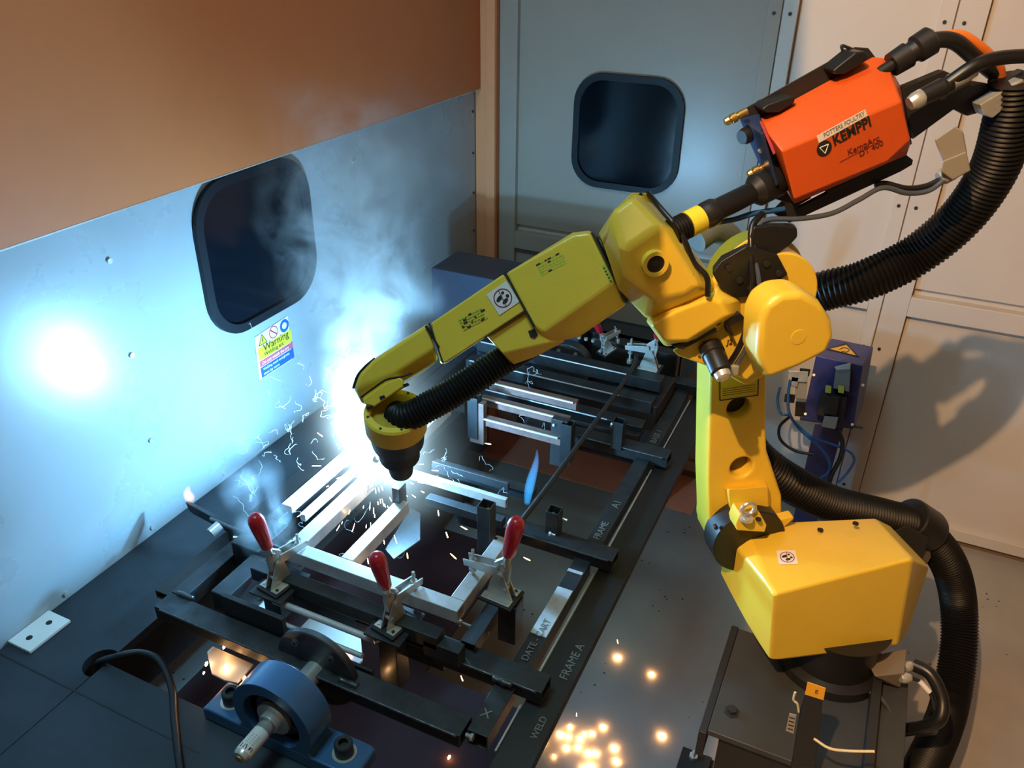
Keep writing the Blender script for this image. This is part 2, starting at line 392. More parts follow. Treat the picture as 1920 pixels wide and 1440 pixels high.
# =================================================================== BEARING BLOCK + SHAFT
ZA = .97; AX = onz(600, 1250, ZA); AXX = AX.x - .004
yb = .974          # block centre
bb = thing('pillow_block_bearing', 'blue pillow block bearing with hex socket bolts at the near end of the fixture', 'bearing', (AXX, yb, ZD))
fy = .046
ft = [(AXX + a, yb - fy, ZD + b) for a, b in ((-.225, 0), (.225, 0), (.225, .036), (.21, .042), (.12, .042), (-.12, .042), (-.21, .042), (-.225, .036))]
prism('foot', ft, (0, 2 * fy, 0), BLUE, bb, .005)
RB = .113
prof = [(AXX + RB * math.cos(R(a)), yb - .045, ZA + RB * math.sin(R(a))) for a in range(-30, 211, 8)] + [(AXX - RB * .97, yb - .045, ZD + .035), (AXX + RB * .97, yb - .045, ZD + .035)]
hb = prism('housing', prof, (0, .080, 0), BLUE, bb, .006, 3)
cut(hb, [cyl('c', (AXX, yb - .2, ZA), (AXX, yb + .2, ZA), .080, None, None, 40)])
lathe('bearing_ring', [(0, .079), (.0, .062), (.006, .060), (.006, .079)], (AXX, yb - .022, ZA), (0, 1, 0), PLATE, bb, 40)
cyl('seal_disc', (AXX, yb - .012, ZA), (AXX, yb + .02, ZA), .0795, MATTE, bb, 40)
lathe('lock_nut', [(0, .030), (.0, .046), (.010, .046), (.010, .038), (.02, .038)], (AXX, yb - .038, ZA), (0, 1, 0), CHROME, bb, 24)
for s in (-1, 1):
    x = AXX + s * .168
    cyl('washer', (x, yb, ZD + .041), (x, yb, ZD + .045), .029, CHROME, bb, 28)
    lathe('socket_bolt', [(0, .022), (.032, .022), (.035, .019), (.035, .0115), (.020, .0115)], (x, yb, ZD + .045), (0, 0, 1), MATTE, bb, 24)
sh = thing('stub_shaft', 'steel stub shaft with round black flange disc passing through the blue bearing', 'shaft', (AXX, yb, ZA))
yd = onz(600, 1250, ZA).y
ye = onz(443, 1420, ZA).y
cyl('shaft', (AXX, yb - .055, ZA), (AXX, yd, ZA), .027, CHROME, sh, 32, bevel=.002)
lathe('flange_disc', [(0, .115), (.003, .118), (.017, .118), (.020, .115)], (AXX, yd - .012, ZA), (0, 1, 0), PLATE, sh, 56)
cyl('shaft_nose', (AXX, ye + .06, ZA), (AXX, yb - .055, ZA), .0145, CHROME, sh, 24)
for k in range(5):
    a = R(50 + 72 * k); bolt('bolt', (AXX + .09 * math.cos(a), yd - .013, ZA + .09 * math.sin(a)), (0, -1, 0), .010, .009, PLATE, sh)
bt = thing('rotary_sensor', 'small cylindrical sensor with printed white label on the shaft nose', 'sensor', (AXX, ye, ZA))
lathe('sensor_body', [(0, .010), (.001, .0165), (.008, .0205), (.090, .0205), (.095, .017)], (AXX, ye, ZA), (0, 1, 0), CHROME, bt, 28)
cyl('label_sleeve', (AXX, ye + .012, ZA), (AXX, ye + .075, ZA), .0209, STICK, bt, 28)
cyl('end_cap', (AXX, ye - .003, ZA), (AXX, ye + .002, ZA), .009, BRASS, bt, 20)
for i, ch in enumerate('SUWAN'):
    a = R(20 + 20 * i + 0); rr = .0211; o_ = V((AXX + rr * math.cos(a), ye + .016, ZA + rr * math.sin(a)))
    text('lettering', ch, o_, (-math.sin(a), 0, math.cos(a)), (0, 1, 0), .0145, INK, bt, 'CENTER', .0001, bold=.0004)
for k in range(5):
    for j in range(3):
        a = R(50 + 22 * j); y_ = ye + .031 + k * .0055
        o_ = V((AXX + .0211 * math.cos(a), y_, ZA + .0211 * math.sin(a))); t_ = V((-math.sin(a), 0, math.cos(a)))
        prism('print_line', [o_ - t_ * .0026, o_ + t_ * .0022, o_ + t_ * .0022 + V((0, .0016, 0)), o_ - t_ * .0026 + V((0, .0016, 0))], V((math.cos(a), 0, math.sin(a))) * .0002, GREY, bt)
# =================================================================== FIXTURE FRAME
fx = thing('welding_fixture_frame', 'black square-tube welding fixture frame turning between bearing and drive cabinet', 'fixture', (AXX, 1.1, 1.0))
ZT = 1.0; XR = -.487; XLf = -1.545
TB = lambda nm, a, b, w_, h_, m_=TUBE, up_=(0, 0, 1), t=.004: sqtube(nm, a, b, w_, h_, m_, fx, .003, t, up_)
def xbar(y, x0, x1, z=ZT, w_=.06, h_=.042, nm='cross_beam', m_=TUBE): return TB(nm, (x0, y, z), (x1, y, z), w_, h_, m_)
def ybar(x, y0, y1, z=ZT, w_=.05, h_=.05, nm='side_rail', m_=TUBE): return TB(nm, (x, y0, z), (x, y1, z), w_, h_, m_)
yc = [1.105, 1.285, 1.80, 2.38, 2.92]
xbar(yc[0], XLf, -.612, .985)
xbar(yc[1], -1.02, XR); xbar(yc[2], -1.0, XR); xbar(yc[3], -1.02, XR); xbar(yc[4], -1.56, XR)
ybar(-.58, 1.10, 1.254, .985, .052); ybar(-.575, 1.316, 1.769, .975, .05); ybar(-.572, 1.831, 2.349, .975, .05); ybar(-.572, 2.411, 2.889, .975, .05)
ybar(-1.52, 1.137, 1.42, .985, .05); ybar(-1.52, 1.43, 2.889, .965, .05)
# outer channel on the right
ybar(-.487, 1.02, 3.02, .945, .088, .03, 'outer_rail', MATTE)
for (y0, y1) in ((1.335, 1.75), (1.85, 2.33), (2.43, 2.86), (1.10, 1.24)):
    cyl('bright_edge_rod', (-.534, y0, .949), (-.534, y1, .949), .0028, BRIGHT, fx, 8)
ybar(-1.60, 1.15, 2.95, .945, .06, .03, 'outer_rail', MATTE)
# weld beads: knobbly strips along the crossbars
random.seed(3)
def bead(name, a, b, r, parent):
    a, b = V(a), V(b); n = max(8, int((b - a).length / .008)); P = [a.lerp(b, i / n) for i in range(n + 1)]
    return link(name, tube_me(P, [r * (.75 + .5 * random.random()) for _ in P], 7), PLATE, parent, smooth=True)
for y, x0, x1, z in ((yc[1], -.93, -.50, ZT), (yc[2], -.80, -.50, ZT), (yc[3], -.80, -.50, ZT), (yc[0], XLf + .02, -.62, .985)):
    bead('weld_bead', (x0, y - .031, z - .003), (x1, y - .031, z - .003), .0038, fx)
for (x, y, z) in ((-.59, 1.245, 1.002), (-1.50, 1.14, .99), (-.93, 1.09, .988)):
    bead('weld_bead', (x - .022, y, z - .002), (x + .03, y, z - .002), .008, fx)
# posts with square tops
def post_(px, py, z, h, s=.04, nm='upright_post', m_=TUBE):
    p = onz(px, py, z); return TB(nm, (p.x, p.y, z), (p.x, p.y, z - h), s, s, m_, (0, 1, 0), .003), p
posts = []
for (px, py, z, h) in ((1162, 788, 1.10, .11), (1040, 955, 1.08, .09), (912, 945, 1.20, .20), (890, 742, 1.14, .17), (1066, 792, 1.12, .16)):
    p = onz(px, py, z)
    a = V((p.x, p.y, z)); posts.append(p)
    # vertical tube: centre line on the -Y face
    sqtube('upright_post', a - V((0, .02, 0)), a - V((0, .02, h)), .04, .04, TUBE if z < 1.15 else PLATE, fx, .002, .003, (0, -1, 0))
def hbolt(px, py, z, ax, L=.05, r=.005, parent=fx):
    p = onz(px, py, z); ax = V(ax).normalized()
    lathe('bolt', [(0, .0095), (.007, .0095), (.007, r), (L, r)], p, ax, CHROME, parent, 10)
for b in ((1248, 806, 1.04, (1, 0, 0)), ):
    pass
hbolt(1145, 796, 1.06, (1, 0, -.1)); hbolt(1035, 965, 1.045, (1, 0, -.1)); hbolt(860, 1167, 1.02, (1, 0, 0), .06); hbolt(912, 1185, 1.00, (.2, -1, 0), .02)
hbolt(505, 1118, 1.02, (-.5, -.8, 0), .03); hbolt(722, 1195, 1.03, (-.5, -.8, 0), .03); hbolt(1030, 1000, 1.0, (1, 0, 0), .02)
hbolt(880, 745, 1.12, (-.3, -1, .2), .03); hbolt(925, 950, 1.17, (-.5, -1, 0), .04); hbolt(1050, 795, 1.09, (-.4, -1, .3), .035); hbolt(470, 1010, 1.0, (-1, -.6, .2), .05); hbolt(888, 1383, .97, (-1, 0, 0), .02)
# near jig: front plates and rods
def boxpx(nm, px0, px1, z, h, w_, m_, parent=fx, bev=.002):
    a, b = onz(*px0, z), onz(*px1, z)
    if abs(a.x - b.x) > abs(a.y - b.y): lo = (min(a.x, b.x), a.y - w_ / 2, z - h); hi = (max(a.x, b.x), a.y + w_ / 2, z)
    else: lo = (a.x - w_ / 2, min(a.y, b.y), z - h); hi = (a.x + w_ / 2, max(a.y, b.y), z)
    return box(nm, lo, hi, m_, parent, bev)
WZT = 1.12
box('jig_beam', (-1.34, 1.235, 1.03), (-.76, 1.275, 1.072), TUBE, fx, .003)
box('jig_web', (-1.28, 1.262, .93), (-.76, 1.27, 1.03), MATTE, fx, .002)
cyl('locating_rod', (-1.235, 1.20, 1.028), (-.935, 1.20, 1.028), .009, BRIGHT, fx, 14)
cyl('locating_rod', (-1.235, 1.17, .992), (-.94, 1.17, .992), .007, BRIGHT, fx, 14)
box('jig_plate', (-1.36, 1.14, .84), (-1.16, 1.155, 1.045), MATTE, fx, .002)
box('jig_plate', (-1.17, 1.15, .88), (-.90, 1.16, .975), MATTE, fx, .002)
if 0: sqtube('upright_post', (-.905, 1.135, 1.055), (-.905, 1.135, .86), .05, .05, TUBE, fx, .003, .003, (0, -1, 0))
if 0: sqtube('upright_post', (-1.27, 1.14, 1.055), (-1.27, 1.14, .94), .05, .05, TUBE, fx, .003, .003, (0, -1, 0))
# clamp 3 stand: horizontal tube with open end facing the camera
p = onz(877, 1205, 1.03); p2 = onz(925, 1125, 1.03)
sqtube('stand_tube', (p.x, p.y, 1.03), (p.x, p.y + .2, 1.03), .04, .04, TUBE, fx, .002, .003)
sqtube('upright_post', (p.x + .055, p.y + .11, 1.08), (p.x + .055, p.y + .11, .95), .05, .05, TUBE, fx, .003, .003, (0, -1, 0))
cyl('locating_rod', (p.x - .055, p.y + .03, 1.045), (p.x - .05, p.y + .17, 1.045), .004, PLATE, fx, 10)
box('jig_beam', (-.80, 1.235, 1.0), (-.70, 1.27, 1.05), TUBE, fx, .002)
# left side jig: stacked strips and box
for (x, z, w_, m_) in ((-1.40, 1.10, .036, BRIGHT), (-1.345, 1.085, .018, BRIGHT), (-1.315, 1.06, .014, PLATE), (-1.455, 1.03, .03, TUBE)):
    box('jig_strip', (x - w_ / 2, 1.47, z - .025), (x + w_ / 2, 2.12, z), m_, fx, .002)
box('jig_box', (-1.50, 1.33, .94), (-1.40, 1.47, 1.03), TUBE, fx, .004)
box('jig_box', (-1.585, 1.40, .93), (-1.50, 1.50, 1.0), MATTE, fx, .004)
cyl('spring_cap', onz(412, 985, 1.03), onz(395, 1000, 1.02), .016, CHROME, fx, 18)
box('jig_box', (-1.42, 1.16, .90), (-1.36, 1.33, 1.02), TUBE, fx, .004)
# lever arm reaching left over the deck
la, lb = onz(352, 945, 1.0), onz(460, 1003, .975)
dv = (lb - la).normalized(); sd = V((0, 0, 1)).cross(dv).normalized()
lv = prism('lever_bar', [la - dv * .012, la + V((0, 0, -.03)), la + V((0, 0, -.034)) + dv * .02, lb + V((0, 0, -.03)), lb], sd * .014, TUBE, fx, .003)
cyl('lever_tube', onz(395, 973, .99), onz(570, 1048, 1.06), .006, PLATE, fx, 10)
# right-hand side inner bars, cross strips
for (y, z, x0, x1, w_, m_) in ((1.86, 1.10, -1.13, -.86, .012, PLATE), (1.81, 1.08, -1.10, -.84, .014, PLATE), (1.74, 1.06, -1.08, -.82, .03, TUBE), (1.92, 1.05, -1.16, -.80, .04, TUBE)):
    box('jig_strip', (x0, y - w_ / 2, z - .03), (x1, y + w_ / 2, z), m_, fx, .002)
# far jig: two uprights with bars between
for (y, z, m_) in ((2.37, 1.13, RUSTY), (2.30, 1.10, RUSTY), (2.235, 1.06, RUSTY)):
    x0, x1 = onz(905, 740, 1.1).x + .0, onz(1055, 800, 1.1).x
    box('jig_strip', (x0, y - .012, z - .035), (x1, y + .012, z), m_, fx, .002)
    cyl('bright_edge_rod', (x0 + .01, y - .018, z - .002), (x1 - .01, y - .018, z - .002), .0045, CHROME, fx, 10)
pa, pb = onz(893, 800, 1.0), onz(1050, 838, 1.0)
box('jig_plate', (pa.x - .012, pa.y - .03, .95), (pa.x + .045, pa.y + .0, 1.12), RUSTY, fx, .002)
box('jig_plate', (pb.x - .03, pb.y - .02, .93), (pb.x + .03, pb.y + .01, 1.12), PLATE, fx, .002)
# dark plates toward the drive end with rods
box('end_plate', (-1.42, 2.98, .93), (-.62, 3.02, 1.10), MATTE, fx, .004)
for (y, z) in ((2.72, 1.10), (2.62, 1.06), (2.50, 1.02)):
    box('jig_beam', (-1.40, y - .03, z - .05), (-.62, y + .03, z), TUBE, fx, .003)
    cyl('bright_edge_rod', (-1.38, y - .032, z), (-.75, y - .032, z), .003, BRIGHT, fx, 8)
box('jig_box', (-.80, 2.60, .93), (-.60, 2.86, 1.04), MATTE, fx, .004)
box('jig_plate', (-1.1, 2.44, .90), (-.62, 2.47, 1.0), MATTE, fx, .003)
for k in range(3):
    pz = onz(1086 + 13 * k, 633 + 3 * k, 1.13); cyl('cap_screw', pz - V((0, 0, .004)), pz + V((0, 0, .006)), .008, CHROME, fx, 14)
box('motor_box', (onz(1150, 670, 1.1).x - .14, 2.93, .95), (-.62, 3.12, 1.10), MATTE, fx, .005)
# long diagonal rod over the frame
dr = tube('control_rod', [onz(958, 1003, 1.12), onz(1060, 868, 1.13), onz(1180, 700, 1.14), onz(1196, 650, 1.14)], .008, MATTE, None, 10)
tag(dr, 'long thin black rod lying lengthwise across the fixture frame', 'rod')
# gusset plates with cut corners, pale, low inside the fixture
def gusset(pts, z, m_=LGREY):
    P = [onz(*q_, z) for q_ in pts]; return prism('gusset_plate', P, (0, 0, -.006), m_, fx, .001)
gusset([(500, 1118), (446, 1158), (440, 1172), (522, 1205), (545, 1190), (522, 1180)], .90)
gusset([(586, 1152), (560, 1180), (600, 1235), (648, 1268), (680, 1238), (676, 1188)], .90)
gusset([(398, 1211), (388, 1222), (397, 1262), (420, 1275), (445, 1280), (475, 1245)], .895)
gusset([(770, 952), (788, 962), (788, 1012), (738, 1048), (722, 1030)], .92, PLATE)
# red-brown tray below
tray = box('drip_tray', (-1.615, .96, .55), (-.565, 2.94, .56), mat('oxide_red_primer', (.030, .012, .012), .85, spec=.12, noise=.3, nscale=3), None, .002)
tag(tray, 'red oxide tray under the black fixture frame', 'tray')
cut(tray, [box('c', (-.98, 1.52, .5), (-.40, 2.9, .6), None), box('c', (-1.45, 2.15, .5), (-.9, 2.9, .6), None)])
for (x, y) in ((-1.58, 1.0), (-.64, 1.0), (-1.58, 2.9)):
    box('tray_leg', (x - .015, y - .015, 0), (x + .015, y + .015, .55), MATTE, tray)
box('tray_lip', (-1.615, .952, .55), (-.60, .962, .60), MATS['oxide_red_primer'], tray)
# chalk lettering on the rails
YD = V((0, 1, 0)); XM = V((-1, 0, 0))
text('chalk_lettering', 'FRAME A', (-.462, 1.36, .9455), YD, XM, .032, CHALK, fx)
text('chalk_lettering', 'WELD', (-.462, 1.17, .9455), YD, XM, .024, CHALK, fx)
text('chalk_lettering', 'DATE - CART', (-.565, 1.345, .9790), YD, XM, .026, CHALK, fx)
text('chalk_lettering', 'A1', (-.56, 2.04, .9755), YD, XM, .036, CHALK, fx)
text('chalk_lettering', 'FRAME', (-.562, 1.87, .9755), YD, XM, .03, CHALK, fx)
text('chalk_lettering', 'BASE 1', (-.56, 2.46, .9755), YD, XM, .032, CHALK, fx)
text('chalk_lettering', 'X', (-.597, 1.145, .9855), (1, 0, 0), YD, .035, CHALK, fx)
# bright ground patch plate on the inner rail
box('ground_plate', (-.598, 1.44, .975), (-.553, 1.63, .9785), BRIGHT, fx, .0005)
box('ground_plate', (-.598, 1.70, .975), (-.553, 1.712, .979), BRIGHT, fx, .0005)
# =================================================================== WORKPIECE
wk = thing('steel_frame_workpiece', 'bare steel box-section frame being welded under the robot wrist', 'metal frame', (-1.0, 1.45, 1.08))
WP = lambda a, b, w_=.04, h_=.04: sqtube('frame_member', a, b, w_, h_, BRIGHT, wk, .004)
WP((-1.275, 1.315, WZT), (-.735, 1.315, WZT)); WP((-.755, 1.336, WZT), (-.755, 1.60, WZT)); WP((-1.09, 1.336, WZT), (-1.09, 1.62, WZT), .038)
WP((-1.25, 1.336, WZT), (-1.25, 2.16, WZT), .045); WP((-1.227, 1.76, WZT), (-.82, 1.76, WZT), .016, .03)
for (x, y) in ((-.76, 1.585),):
    cyl('bolt_hole', (x - .012, y, WZT - .001), (x - .012, y, WZT + .0006), .006, INK, wk, 12)
box('upright_stub', (-1.115, 1.60, WZT - .04), (-1.09, 1.64, WZT + .05), PLATE, wk, .002)
# =================================================================== TOGGLE CLAMPS (local: base at origin, arm towards +X)
def make_clamp():
    t = thing('toggle_clamp', '', 'clamp', (0, 0, 0), 'toggle clamps on the fixture')
    me = []
    L = lambda nm, me_, m_, bev=0.: link(nm, me_, m_, t, bev)
    bp = link('base_plate', join_me([box_me((-.042, -.030, -.006), (.034, .030, 0))]), MATTE, t, .002)
    fl = link('base_flange', join_me([box_me((-.036, -.026, 0), (.026, -.007, .003)), box_me((-.036, .007, 0), (.026, .026, .003))]), CHROME, t, .001)
    for (x, y) in ((-.028, -.019), (.018, -.019), (-.028, .019), (.018, .019)):
        cyl('flange_screw', (x, y, .003), (x, y, .0045), .0035, INK if y < 0 else CHROME, fl, 10)
    sp = [(-.034, 0, .003), (.022, 0, .003), (.012, 0, .04), (.004, 0, .062), (-.012, 0, .062), (-.020, 0, .04)]
    for y in (-.009, .006):
        prism('side_bracket', [(a, y, c) for a, b, c in sp], (0, .003, 0), CHROME, t, .0005)
    lv = [(-.022, 0, .04), (.002, 0, .035), (.014, 0, .052), (.008, 0, .078), (-.010, 0, .094), (-.022, 0, .092), (-.026, 0, .07)]
    prism('lever_plate', [(a, -.005, c) for a, b, c in lv], (0, .010, 0), CHROME, t, .001)
    ar = [(-.006, 0, .052), (.072, 0, .048), (.074, 0, .062), (.0, 0, .074)]
    for y in (-.0115, .0085):
        prism('clamp_arm', [(a, y, c) for a, b, c in ar], (0, .003, 0), CHROME, t, .0005)
    cyl('pivot_pin', (-.008, -.014, .056), (-.008, .014, .056), .0055, CHROME, t, 14)
    cyl('pivot_pin', (-.018, -.0115, .022), (-.018, .0115, .022), .0045, CHROME, t, 14)
    cyl('pivot_pin', (-.014, -.011, .082), (-.014, .011, .082), .005, CHROME, t, 14)
    sx = .058
    lathe('spindle', [(0, .008), (.012, .009), (.012, .0035), (.034, .0035), (.034, .008), (.040, .008), (.040, .0035), (.056, .0035), (.056, .0075), (.062, .0075), (.062, .0032), (.084, .0032)], (sx, 0, .0), (0, 0, 1), CHROME, t, 14)
    gd = V((-.20, 0, 1)).normalized(); g0 = V((-.016, 0, .086))
    cyl('handle_bar', g0, g0 + gd * .028, .0075, CHROME, t, 6)
    lathe('grip', [(0, .0105), (.004, .0125), (.03, .0140), (.06, .0162), (.078, .0165), (.088, .0145), (.094, .010), (.0965, .004)], g0 + gd * .018, gd, RED, t, 20)
    return t
def copy_tree(o, parent=None):
    c = o.copy(); COL.objects.link(c)
    if parent: c.parent = parent
    for ch in o.children: copy_tree(ch, c)
    return c
clamps = [((527, 1088), 1.062, R(82), 1.0, 'red-handled toggle clamp with smoke behind it, nearest the white wall'),
          ((742, 1163), 1.062, R(80), 1.0, 'red-handled toggle clamp standing upright just behind the round flange disc'),
          ((935, 1112), 1.090, R(176), 1.05, 'red-handled toggle clamp over the right end of the welded frame'),
          ((1214, 688), 1.10, R(180), 1.0, 'toggle clamp half hidden under the robot elbow at the far end of the fixture')]
proto = make_clamp(); cl = []
for i, (pp, z, rz, s, lb_) in enumerate(clamps):
    o = proto if i == 0 else copy_tree(proto); cl.append((o, pp, z, rz, s, lb_))
for o, pp, z, rz, s, lb_ in cl:
    o.location = onz(*pp, z); o.rotation_euler = (0, 0, rz); o.scale = (s * 1.27,) * 3; o['label'] = lb_
    b = o.location
    if pp[0] != 935:
        box('mount_plate', (b.x - .055, b.y - .065, z - .014), (b.x + .05, b.y + .06, z - .0085), TUBE, fx, .001)
        box('upright_post', (b.x - .03, b.y - .045, .86 if pp[0] == 742 else .96), (b.x + .025, b.y + .01, z - .0145), TUBE, fx, .003)
box('upright_post', (-.735, 1.31, 1.0), (-.69, 1.36, 1.083), TUBE, fx, .003) if False else None
# fifth clamp, folded open, behind the forearm
o5 = copy_tree(proto); o5.location = onz(1140, 655, 1.12); o5.rotation_euler = (0, R(-18), R(60)); o5.scale = (.95,) * 3
o5['label'] = 'toggle clamp standing partly behind the yellow forearm near the drive cabinet'
# =================================================================== ROBOT
TH = R(35); NR = V((math.sin(TH), -math.cos(TH), 0)); UR = V((math.cos(TH), math.sin(TH), 0)); UP = V((0, 0, 1))
def P(px, py, c): return onp(px, py, NR, c)
def slab(nm, pts, c, th, m_, parent, bev=.004, n=None, seg=2):
    n = n or NR; return prism(nm, [onp(x, y, n, c) for x, y in pts], -n * th, m_, parent, bev, seg)
def lhull(nm, layers, m_, parent, bev=.006, n=None, seg=3):
    """convex body through outlines on parallel planes: layers = [(c, [(px,py)...])...]"""
    n = n or NR; return hull(nm, [onp(x, y, n, c) for c, pts in layers for x, y in pts], m_, parent, bev, seg)
ZP = .72
# pedestal
ped = thing('robot_pedestal', 'black steel pedestal with grey top plate under the yellow robot', 'pedestal', (.1, 1.75, 0))
q0, q1 = onz(1385, 1178, ZP), onz(1325, 1368, ZP)
px0, py0, py1 = q0.x, q1.y, q0.y
box('top_plate', (px0, py0, ZP - .02), (.36, py1, ZP), mat('grey_pedestal_plate', (.040, .043, .045), .5, noise=.12), ped, .003)
box('side_skirt', (px0 - .022, py0 - .01, ZP - .10), (px0 - .0005, py1 + .01, ZP - .004), MATTE, ped, .003)
box('column', (px0 + .03, py0 + .03, 0.02), (.33, py1 - .03, ZP - .021), MATTE, ped, .006)
box('foot_plate', (px0 - .06, py0 - .06, 0), (.42, py1 + .06, .02), MATTE, ped, .003)
box('rear_rib', (.26, py0 + .02, ZP + .0005), (.285, py1 - .02, ZP + .045), MATTE, ped, .003)
q = onz(1372, 1335, ZP); lathe('corner_bolt', [(0, .022), (.002, .022), (.002, .014), (.014, .014)], q, (0, 0, 1), MATTE, ped, 6)
fb = onz(1300, 1418, .03)
cyl('anchor_bolt', (px0 - .03, fb.y, .02), (px0 - .03, fb.y, .05), .012, CHROME, ped, 6)
fo = thing('anchor_foot', 'black angle foot with a bolt on the floor left of the pedestal', 'foot', (px0 - .2, 1.2, 0))
fz = onz(1300, 1420, .06)
box('foot_block', (fz.x - .045, fz.y - .12, 0), (fz.x + .06, fz.y + .03, .06), MATTE, fo, .004)
lathe('bolt', [(0, .016), (.012, .016), (.012, .008), (.03, .008)], (fz.x, fz.y, .06), (0, 0, 1), CHROME, fo, 6)
rb = thing('industrial_robot', 'yellow six-axis welding robot on the black pedestal, arm reaching over the fixture', 'robot', (.1, 1.85, ZP))
J1 = onz(1560, 1225, ZP + .08)
lathe('base_flange', [(0, .15), (.03, .15), (.04, .125), (.13, .12), (.17, .14)], (J1.x, J1.y + .05, ZP), UP, BLACK, rb, 40)
# turret
tf, tm, tb = -1.42, -1.52, -1.67
turret = lhull('turret_cover', [(tf, [(1443, 1240), (1683, 1210), (1712, 1048), (1600, 1084), (1452, 1115)]),
     (tm, [(1398, 1165), (1742, 1062), (1700, 1192)]),
     (tb, [(1349, 1075), (1362, 1003), (1392, 982), (1500, 996), (1520, 984), (1640, 971), (1668, 985), (1735, 1055)])], YEL, rb, .030, seg=6)
slab('top_cover', [(1462, 996), (1490, 972), (1487, 968), (1470, 973), (1440, 975), (1422, 1003), (1480, 1001)], -1.63, .03, YEL, rb, .004)
lathe('turret_plate', [(0, .125), (.008, .125), (.008, .10)], (J1.x - .0, J1.y + .085, .878), UP, YEL, rb, 36)
# lug with the eye bolt
slab('lifting_lug', [(1380, 983), (1388, 964), (1425, 962), (1438, 985), (1434, 998), (1382, 995)], -1.57, .05, YEL, rb, .003)
eb = P(1400, 972, -1.56); lathe('eye_bolt_collar', [(0, .017), (.008, .017), (.012, .010)], eb - UP * .004, UP, CHROME, rb, 20)
ring = [eb + UP * (.032) + (UR * math.cos(t) + UP * math.sin(t)) * .0175 for t in [k * math.pi / 12 for k in range(24)]]
sharp(link('eye_bolt_ring', tube_me(ring, .0055, 10, closed=True), CHROME, rb))
for (x, y) in ((1420, 973), (1536, 993), (1602, 981)):
    a = P(x, y, -1.563 if x < 1500 else -1.60)
    cyl('cover_screw', a, a + (UP * .6 + NR).normalized() * .012, .006, MATTE, rb, 12)
# J2 ring, lower arm
j2 = P(1402, 1012, -1.62)
cyl('joint_ring', j2 - NR * .06, j2 + NR * .01, .104, BLACK, rb, 56, bevel=.003)
cyl('joint_hub', j2 - NR * .17, j2 - NR * .06, .085, YEL, rb, 48, bevel=.004)
CA = -1.672
arm = slab('lower_arm', [(1334, 640), (1440, 640), (1437, 800), (1439, 845), (1467, 930), (1468, 985), (1452, 1030), (1402, 1070), (1352, 1052), (1330, 1010), (1327, 900), (1331, 760)], CA, .10, YEL, rb, .010, seg=3)
cuts = [cyl('c', P(x, y, CA) + NR * .05, P(x, y, CA) - NR * .085, r, None, None, 28) for x, y, r in ((1386, 766, .031), (1391, 877, .031))]
cut(arm, cuts)
for x, y in ((1386, 766), (1391, 877)): cyl('lightening_hole_web', P(x, y, CA) - NR * .040, P(x, y, CA) - NR * .035, .032, INK if y < 800 else mat('hole_brown', (.14, .10, .02), .6), rb, 28)
lhull('arm_pad', [(-1.640, [(1366, 918), (1440, 912), (1441, 950), (1378, 962), (1368, 945)]), (-1.672, [(1358, 915), (1436, 905), (1447, 935), (1444, 955), (1370, 972)])], YEL, rb, .004)
for a_, z_ in (((1345, 1030), 0), ((1340, 985), 0)):
    pp = P(*a_, -1.628); cyl('ring_bolt', pp, pp + NR * .012, .006, MATTE, rb, 10)
# arm plate sticker
lab = slab('rating_label', [(1350, 676), (1423, 676), (1421, 741), (1350, 751)], CA + .0012, .001, YSTICK, rb, 0)
for a_, b_ in (((1350, 690), (1350, 751)), ((1350, 751), (1421, 741)), ((1421, 741), (1423, 690))):
    cyl('label_border', P(*a_, CA + .002), P(*b_, CA + .002), .0013, INK, rb, 6)
for k in range(4):
    cyl('label_line', P(1355, 733 + 4 * k - 3, CA + .0016), P(1417, 724 + 4 * k - 3, CA + .0016), .0006, DINK, rb, 5)
# elbow: motor barrel on the near side
b0, b1 = -1.36, -1.62
outl = [(1432, 705), (1420, 668), (1425, 600), (1437, 572), (1466, 552), (1505, 548), (1540, 567), (1562, 600), (1567, 632), (1553, 663), (1500, 690), (1441, 713)]
core = [P(x, y, b0) for x, y in outl]
hull('elbow_motor_cover', core + [q_ - NR * .085 for q_ in core], YEL, rb, .016, seg=5)
cc = P(1497, 632, b0); lathe('cover_plug', [(0, .016), (.0012, .016)], cc, NR, YEL, rb, 24)
bc = P(1412, 520, -1.61) + NR * .11
cyl('elbow_barrel', bc + NR * .0, bc - NR * .08, .098, YEL, rb, 56, bevel=.004)
cyl('elbow_back_disc', bc - NR * .08, bc - NR * .13, .108, YEL, rb, 56, bevel=.003)
# black bracket plate on the elbow
blk = lhull('black_mount_plate', [(-1.485, [(1335, 512), (1352, 490), (1400, 462), (1458, 478), (1473, 506), (1478, 516), (1420, 556), (1385, 560), (1352, 545)]),
      (-1.52, [(1335, 500), (1352, 478), (1400, 455), (1455, 472), (1470, 500)])], BLACK, rb, .004)
for x, y in ((1366, 502), (1386, 525), (1437, 494), (1460, 512), (1407, 541)):
    a_ = P(x, y, -1.484); lathe('mount_screw', [(0, .007), (.004, .007), (.004, .003)], a_, NR, MATTE, rb, 12)
lhull('feeder_bracket', [(-1.50, [(1398, 470), (1412, 425), (1455, 420), (1494, 425), (1496, 445), (1480, 462), (1455, 480)]), (-1.58, [(1400, 460), (1415, 415), (1490, 418)])], BLACK, rb, .006)
